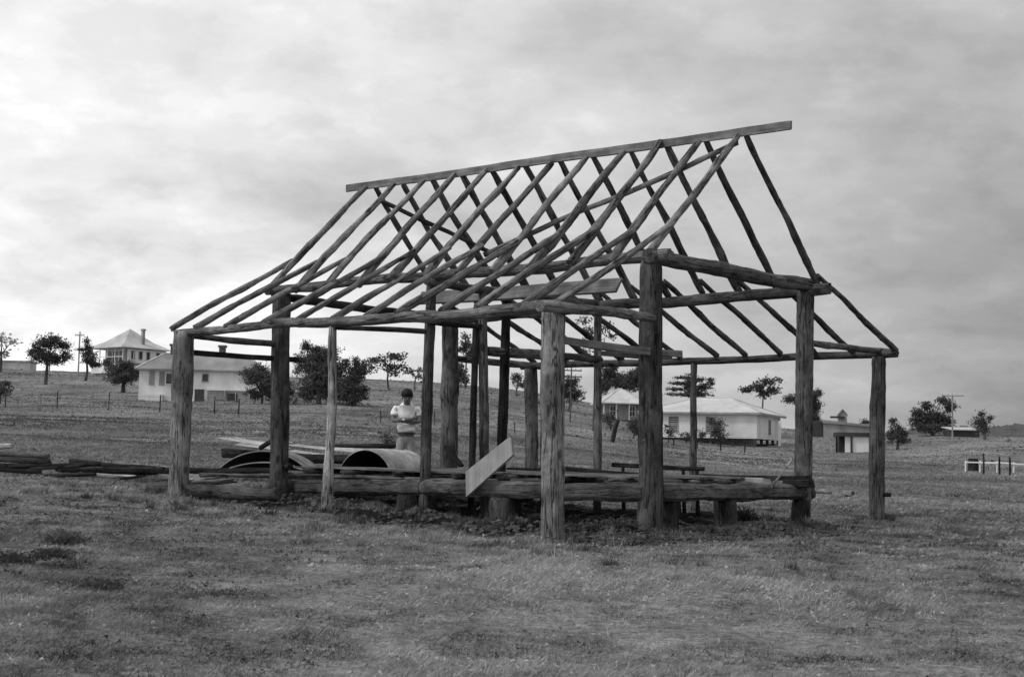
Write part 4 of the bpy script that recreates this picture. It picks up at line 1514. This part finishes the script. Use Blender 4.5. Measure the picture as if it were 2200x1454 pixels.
def hip_caps(root, x0, x1, y0, y1, z, h, inset, mat):
    ym = (y0 + y1) / 2
    e, f = Vector((x0 + inset, ym, z + h)), Vector((x1 - inset, ym, z + h))
    rf_ = [c for c in root.children if c.name.startswith('roof')][0]
    for a_, b_ in (((x0, y0, z + .12), e), ((x0, y1, z + .12), e), ((x1, y0, z + .12), f), ((x1, y1, z + .12), f), (e, f)):
        a_, b_ = WM[root.name] @ Vector(a_), WM[root.name] @ Vector(b_)
        if (a_ - b_).length > .1:
            beam('ridge_cap', a_, b_, .22, .07, mat, rf_)


hip_caps(h4, -fw_ - .45, .45, -.45, sd_ + .45, 3.5, 1.75, 4.3, 'roof_iron')
hip_caps(h3, -2.75, 2.9, -.3, 6.3, 1.75, 1.95, 2.75, 'roof_iron')
hip_caps(h2, -hw - .35, hw + .3, -.5, 6.4, 2.9, 1.85, 2.2, 'roof_iron')

# old shed complex on the right
h5 = house_root('old_shed', 'old dark shed with lean-to and little gabled vent behind the far posts', 1815, 980, 128, R(-6))
h5['category'] = 'shed'
k_ = 128 / F
MB().box(-1.6, 2.6, 2.2, 6.5, -.5, 2.95).build('wall', 'wall_grey', h5)
MB().prism([(-1.7, 2.0, 2.96), (2.9, 2.0, 2.65), (2.9, 2.0, 2.8), (-1.7, 2.0, 3.25)], (0, 4.7, 0)).build('roof', 'roof_dark', h5)
MB().box(-2.6, -1.62, 2.4, 5, -.4, 3.15).build('dark_bay', 'wall_dark', h5)
v_ = MB().prism([(-.25, 2.6, 2.9), (.5, 2.6, 2.9), (.5, 2.6, 3.7), (.12, 2.6, 4.15), (-.25, 2.6, 3.7)], (0, .8, 0)).build('gable_vent', 'wall_grey', h5)
MB().prism([(-.32, 2.5, 3.66), (.12, 2.5, 4.19), (.57, 2.5, 3.66), (.57, 2.5, 3.75), (.12, 2.5, 4.28), (-.32, 2.5, 3.75)], (0, 1.0, 0)).build('vent_roof', 'roof_dark', v_)
MB().box(-1.0, .3, 2.35, 2.55, 3.42, 3.6).build('awning', 'wall_dark', h5)
MB().box(-.75, 2.5, -.75, 2.1, 1.75, 2.1).build('lean_to_roof', 'wall_dark', h5)
MB().box(-.05, 2.0, -.52, -.42, -.5, 1.74).build('whitewashed_wall', 'wall_white', h5)
for xx in (-.65, .5, 2.35):
    veranda_post(h5, xx, -.63, -.5, 1.745, .16, 'wall_dark')
MB().box(-.75, -.06, .2, 1.19, -.5, 1.74).build('side_wall', 'wall_dark', h5)
w_ = MB().box(-3.1, -.8, -.1, .4, -.6, 1.65).build('rubble_wall', 'stone', None, WM[h5.name], label='low rough stone wall left of the old shed', cat='wall')

# crest shed far right
h6 = house_root('crest_shed', 'low dark shed with pale roof on the crest at right', 2070, 938, 170, R(3))
h6['category'] = 'shed'
MB().box(-1.3, 1.9, 0, 3, -.5, .75).build('wall', 'wall_dark', h6)
MB().prism([(-1.5, -.3, .76), (2.1, -.3, .76), (2.1, -.3, .86), (-1.5, -.3, .86)], (0, 3.6, .35)).build('roof', 'roof_white', h6)


# ------------------------------------------------------------------ poles and fences
def telegraph(px, ptop, pbase, D, label, arms=(.35,), w=.16, mat='dark_wood', aw=1.5):
    b = ground_at(px, D)
    t = at(px, ptop, D)
    t = Vector((b.x + (t.x - b.x) * 1, b.y, t.z))
    root = thing('telegraph_pole', label, 'pole', b)
    log('pole', b - ZZ * .3, t, w, w * .8, mat, root, rough=.02, wob=.01, step=.5, sides=8)
    for a in arms:
        c = t - ZZ * a
        beam('crossarm', c + Vector((-aw / 2, -.1, 0)), c + Vector((aw / 2, -.1, 0)), .1, .12, mat, root)
        for s in (-.46, -.2, .2, .46):
            log('insulator', c + Vector((s * aw, -.1, .06)), c + Vector((s * aw, -.1, .2)), .06, .05, mat, root, step=.05, knots=0, sides=6)
    return root


telegraph(1228, 788, 886, 140, 'telegraph pole with two crossarms left of the tall gum', (.35, .95), .15, 'bark', 2.0)
telegraph(2046, 846, 935, 150, 'telegraph pole with wide crossarm beside the broad right-hand tree', (.2,), .2, 'wall_grey', 2.3)
telegraph(110, 713, 800, 215, 'thin pole rising through the spreading tree at left', (.2,), .2, 'bark', .8)
telegraph(172, 712, 805, 185, 'pale tall pole left of the narrow conical tree', (.5,), .22, 'wall_grey', 1.2)


def fence(label, spec, D, rails=(), wires=(.35, .7, 1.0), w=.13, mat='dark_wood', name='post_and_wire_fence', rail_mat=None):
    """spec : list of (px, top px y, D)"""
    first = ground_at(spec[0][0], spec[0][2])
    root = thing(name, label, 'fence', first)
    pts = []
    for (px, pt, d) in spec:
        b = ground_at(px, d)
        t = at(px, pt, d)
        log('post', b - ZZ * .2, Vector((b.x + random.uniform(-.05, .05), b.y, t.z)), w, w * .9, mat, root, rough=.05, wob=.02, step=.3, sides=8)
        pts.append((b, t.z))
    for i in range(len(pts) - 1):
        for h in wires:
            a, b = pts[i][0] + ZZ * h, pts[i + 1][0] + ZZ * h
            log('wire', a, b, .012, .012, 'dark_wood', root, rough=0, wob=.01, step=2, sides=4, knots=0)
    for (i, j, hf, th) in rails:
        a, b = pts[i], pts[j]
        beam('rail', Vector((a[0].x, a[0].y - .09, a[0].z + (a[1] - a[0].z) * hf)), Vector((b[0].x, b[0].y - .09, b[0].z + (b[1] - b[0].z) * hf)), .05, th, rail_mat or mat, root)
    return root


fence('dark post and wire fence crossing the left slope below the houses',
      [(20, 838, 98), (130, 840, 98), (240, 842, 97), (350, 848, 96), (467, 852, 94), (518, 857, 94), (822, 880, 94), (938, 882, 94), (1110, 905, 96)], 95,
      rails=((4, 5, .82, .08),), w=.10, mat='log_wood')
fence('pale thin yard fence in front of the white house', [(452, 838, 130), (487, 840, 130), (512, 842, 130), (540, 846, 130), (572, 850, 130)], 130, w=.1, mat='wall_grey', name='yard_fence')
fence('dark rail fence in front of the right white house', [(1412, 938, 122), (1450, 940, 122), (1500, 941, 122), (1550, 943, 122), (1602, 946, 122)], 122,
      rails=((0, 1, .85, .16), (1, 2, .85, .16), (2, 3, .85, .16), (3, 4, .85, .16)), wires=(), name='rail_fence')
fence('white low rail fence at the right edge', [(2074, 990, 84), (2104, 990, 83.6), (2140, 991, 83), (2176, 993, 82.6), (2216, 995, 82), (2260, 997, 81.5)], 84,
      rails=[(i, i + 1, .88, .08) for i in range(5)], wires=(), w=.10, mat='wall_white', name='white_fence')
DP = ((2112, 974, 79), (2146, 980, 78), (2168, 982, 77.5))
for i, (px, pt, d) in enumerate(DP):
    b = ground_at(px, d)
    t = at(px, pt, d)
    log('dark_stake', b - ZZ * .2, Vector((b.x, b.y, t.z)), .12, .10, 'dark_wood', None, label=['first', 'middle', 'last'][i] + ' from the left of three dark stakes before the white fence', cat='stake', group='stakes before the white fence', rough=.1, wob=.02, sides=8, step=.2)
b = ground_at(2090, 86)
log('iron_drum', b - ZZ * .1, b + ZZ * .75, .6, .58, 'dark_wood', None, label='dark drum standing behind the left end of the white fence', cat='drum', rough=.01, wob=0, knots=0, sides=16, step=.1)
b, t = ground_at(1316, 105), at(1328, 902, 105)
log('leaning_post', b - ZZ * .3, t, .36, .3, 'dark_wood', None, label='thick dark leaning post in front of the small house', cat='post', rough=.08, wob=.03)
tree('dead_bush', 'small grey scrub heap in the grass right of the outer post', (2010, 1000), 62, [(2003, 985, 8, 8), (1990, 992, 10, 5)], 'leaf_pale', 8, .06, .03, None, 'bush')


# ------------------------------------------------------------------ the man
def skin_mesh(joints, edges, root, subdiv=2):
    me = bpy.data.meshes.new('skin')
    names = list(joints)
    idx = {n: i for i, n in enumerate(names)}
    me.from_pydata([joints[n][0] for n in names], [(idx[a], idx[b]) for a, b in edges], [])
    o = bpy.data.objects.new('skin_tmp', me)
    col.objects.link(o)
    md = o.modifiers.new('s', 'SKIN')
    md.use_smooth_shade = True
    md.branch_smoothing = .6
    sv = me.skin_vertices[0].data
    for n in names:
        r = joints[n][1]
        sv[idx[n]].radius = r if isinstance(r, tuple) else (r, r)
        sv[idx[n]].use_root = (n == root)
    ss = o.modifiers.new('d', 'SUBSURF')
    ss.levels = subdiv
    ss.render_levels = subdiv
    dg = bpy.context.evaluated_depsgraph_get()
    res = bpy.data.meshes.new_from_object(o.evaluated_get(dg))
    bpy.data.objects.remove(o)
    return res


def ellipsoid(c, r, seg=16, rings=10, fn=None):
    V, Fc = [], []
    for i in range(rings + 1):
        th = math.pi * i / rings
        for k in range(seg):
            ph = 2 * math.pi * k / seg
            d = Vector((math.sin(th) * math.cos(ph), math.sin(th) * math.sin(ph), math.cos(th)))
            s = fn(d) if fn else 1
            V.append((c[0] + d.x * r[0] * s, c[1] + d.y * r[1] * s, c[2] + d.z * r[2] * s))
    for i in range(rings):
        for k in range(seg):
            a, b = i * seg + k, i * seg + (k + 1) % seg
            Fc.append((a, a + seg, b + seg, b))
    return V, Fc


def build_man():
    D = 25.0
    b = ground_at(878, D)
    man = thing('person', 'person in pale shirt and trousers standing with folded arms, head bowed', 'person', b, R(6))
    M = WM[man.name]
    J = {
        'pelvis': ((0, .01, .83), (.145, .105)), 'waist': ((0, .0, .97), (.135, .10)), 'chest': ((0, .005, 1.18), (.16, .115)),
        'upper': ((0, .015, 1.31), (.14, .09)), 'neck': ((0, -.01, 1.40), .056), 'jaw': ((0, -.085, 1.415), (.058, .066)),
        'head': ((0, -.08, 1.505), (.078, .098)), 'crown': ((0, -.062, 1.572), (.055, .07)),
    }
    E_ = [('pelvis', 'waist'), ('waist', 'chest'), ('chest', 'upper'), ('upper', 'neck'), ('neck', 'jaw'), ('jaw', 'head'), ('head', 'crown')]
    for s, n in ((-1, 'r'), (1, 'l')):
        J['sh' + n] = ((s * .165, .012, 1.30), .046)
        J['el' + n] = ((s * .236, -.06, 1.085), .044)
        zf = 1.115 if s < 0 else 1.075
        yf = -.20 if s < 0 else -.165
        J['fa' + n] = ((s * .08, yf + .02, zf - .01), .042)
        J['wr' + n] = ((-s * .06, yf - .01, zf), .030)
        J['pa' + n] = ((-s * .125, yf + .01, zf + .015), (.040, .020))
        J['hip' + n] = ((s * .088, .01, .76), .088)
        J['kn' + n] = ((s * .105, -.015, .44), .060)
        J['ca' + n] = ((s * .105, .015, .33), .056)
        J['an' + n] = ((s * .11, .02, .08), .040)
        J['to' + n] = ((s * .135, -.13, .04), (.042, .03))
        E_ += [('upper', 'sh' + n), ('sh' + n, 'el' + n), ('el' + n, 'fa' + n), ('fa' + n, 'wr' + n), ('wr' + n, 'pa' + n),
               ('pelvis', 'hip' + n), ('hip' + n, 'kn' + n), ('kn' + n, 'ca' + n), ('ca' + n, 'an' + n), ('an' + n, 'to' + n)]
        for f, (dz, ln) in enumerate(((.028, .055), (.010, .066), (-.008, .06), (-.024, .045))):
            a = 'f%d%sa' % (f, n)
            c = 'f%d%sb' % (f, n)
            J[a] = ((-s * (.135 + ln * .5), yf + .012, zf + .015 + dz), .0095)
            J[c] = ((-s * (.135 + ln), yf + .045, zf + .012 + dz), .008)
            E_ += [('pa' + n, a), (a, c)]
        J['th' + n] = ((-s * .115, yf - .005, zf + .062), .0105)
        E_.append(('pa' + n, 'th' + n))
    me = skin_mesh(J, E_, 'pelvis')
    body = finish('body', me, 'skin', man, M, smooth=True)
    # face : nose, brow, ears worked into the head
    V, Fc = [], []
    for c, r in (((0, -.178, 1.455), (.012, .016, .022)), ((-.082, -.065, 1.48), (.012, .02, .032)), ((.082, -.065, 1.48), (.012, .02, .032))):
        v, f = ellipsoid(c, r, 8, 6)
        Fc += [tuple(i + len(V) for i in q) for q in f]
        V += v
    finish('face_features', mesh('face', V, Fc), 'skin', man, M, smooth=True)
    V, Fc = [], []
    for c, r in (((-.032, -.163, 1.477), (.014, .008, .006)), ((.032, -.163, 1.477), (.014, .008, .006)), ((0, -.148, 1.42), (.024, .008, .005))):
        v, f = ellipsoid(c, r, 8, 6)
        Fc += [tuple(i + len(V) for i in q) for q in f]
        V += v
    finish('eyes_and_mouth', mesh('eyes', V, Fc), 'hair', man, M, smooth=True)

    def hf(d):
        n = .04 * math.sin(9 * d.x + 3) * math.sin(8 * d.z) + .03 * math.sin(17 * d.y + 11 * d.x)
        cut = 1.0
        if d.z < -.45 and d.y < .3:
            cut = .6 if d.z < -.6 else .88
        return cut * (1 + n)
    v, f = ellipsoid((0, -.066, 1.55), (.104, .124, .102), 24, 16, hf)
    finish('hair', mesh('hair', v, f), 'hair', man, M, smooth=True)
    # shirt with short sleeves
    J2 = {'hem': ((0, .008, .885), (.158, .124)), 'b': ((0, .0, .94), (.178, .140)), 'w': ((0, .0, 1.03), (.160, .122)), 'c': ((0, .005, 1.19), (.182, .130)),
          'u': ((0, .015, 1.31), (.165, .108)), 't': ((0, .012, 1.375), (.125, .086)), 'n': ((0, -.008, 1.425), (.068, .066))}
    E2 = [('hem', 'b'), ('b', 'w'), ('w', 'c'), ('c', 'u'), ('u', 't'), ('t', 'n')]
    for s, n in ((-1, 'r'), (1, 'l')):
        J2['s' + n] = ((s * .180, .01, 1.318), .080)
        J2['m' + n] = ((s * .212, -.02, 1.235), .066)
        J2['e' + n] = ((s * .228, -.04, 1.165), .070)
        E2 += [('u', 's' + n), ('s' + n, 'm' + n), ('m' + n, 'e' + n)]
    sm = skin_mesh(J2, E2, 'c')
    rs_ = random.Random(2)
    for vv in sm.vertices:
        x, y, z = vv.co
        k = .010 * math.sin(34 * z + 6 * x) + .008 * math.sin(55 * z - 14 * x + 2) + .004 * math.sin(40 * x + 25 * z)
        if z < 1.12:
            k *= 1.9
        vv.co.y -= k if y < 0 else -k
    sh = finish('shirt', sm, 'shirt', man, M, smooth=True)
    # trousers
    J3 = {'w': ((0, .01, .885), (.152, .118)), 'p': ((0, .012, .80), (.156, .118))}
    E3 = [('w', 'p')]
    for s, n in ((-1, 'r'), (1, 'l')):
        J3['h' + n] = ((s * .088, .012, .73), .094)
        J3['k' + n] = ((s * .105, -.012, .44), .082)
        J3['a' + n] = ((s * .112, .02, .10), .072)
        E3 += [('p', 'h' + n), ('h' + n, 'k' + n), ('k' + n, 'a' + n)]
    finish('trousers', skin_mesh(J3, E3, 'p'), 'trousers', man, M, smooth=True)
    # belt, watch, shoes
    V, Fc = [], []
    n = 28
    for z in (.862, .884):
        for rr in (1.0, .9):
            for k in range(n):
                a = 2 * math.pi * k / n
                V.append((.166 * rr * math.cos(a), .01 + .134 * rr * math.sin(a), z))
    for k in range(n):
        j = (k + 1) % n
        Fc += [(k, j, 2 * n + j, 2 * n + k), (n + j, n + k, 3 * n + k, 3 * n + j), (2 * n + k, 2 * n + j, 3 * n + j, 3 * n + k), (j, k, n + k, n + j)]
    finish('belt', mesh('belt', V, Fc), 'leather', man, M, smooth=False)
    v, f = ellipsoid((-.055, -.232, 1.105), (.024, .010, .020), 12, 8)
    finish('wristwatch', mesh('watch', v, f), 'watch_face', man, M, smooth=True)
    for s in (-1, 1):
        v, f = ellipsoid((s * .128, -.06, .05), (.052, .135, .052), 16, 8, lambda d: 1 if d.z > -.6 else .85)
        finish('shoe', mesh('shoe', v, f), 'leather', man, M, smooth=True)


build_man()

# splintered scraps in the heap along the left
rs2 = random.Random(21)
ORD = ('leftmost', 'second from left', 'third from left', 'fourth from left', 'fifth from left', 'sixth from left', 'seventh from left', 'eighth from left',
       'middle one', 'eighth from right', 'seventh from right', 'sixth from right', 'fifth from right', 'fourth from right', 'third from right', 'second from right', 'rightmost')
for k, px in enumerate(sorted(rs2.uniform(5, 590) for _ in range(17))):
    D = rs2.uniform(20.2, 24.0) if px < 360 else rs2.uniform(19.6, 20.8)
    b = ground_at(px, D)
    L = rs2.uniform(.35, 1.3)
    a = rs2.gauss(0, .35)
    z = .03 + .12 * rs2.random() ** 2 + (.22 * rs2.random() if px < 110 else 0)
    p = b + Vector((-math.cos(a) * L / 2, -math.sin(a) * L / 2, z))
    q = b + Vector((math.cos(a) * L / 2, math.sin(a) * L / 2, z + rs2.uniform(-.05, .1)))
    log('timber_scrap', p, q, rs2.uniform(.03, .075), None, rs2.choice(('dark_wood', 'dark_wood', 'dark_wood', 'log_wood')), None,
        label='splintered scrap of timber, ' + ORD[k] + ' of those strewn in the low left heap', cat='timber', group='timber scraps in the left heap',
        rough=.15, wob=.02, square=.5, step=.12, sides=8)
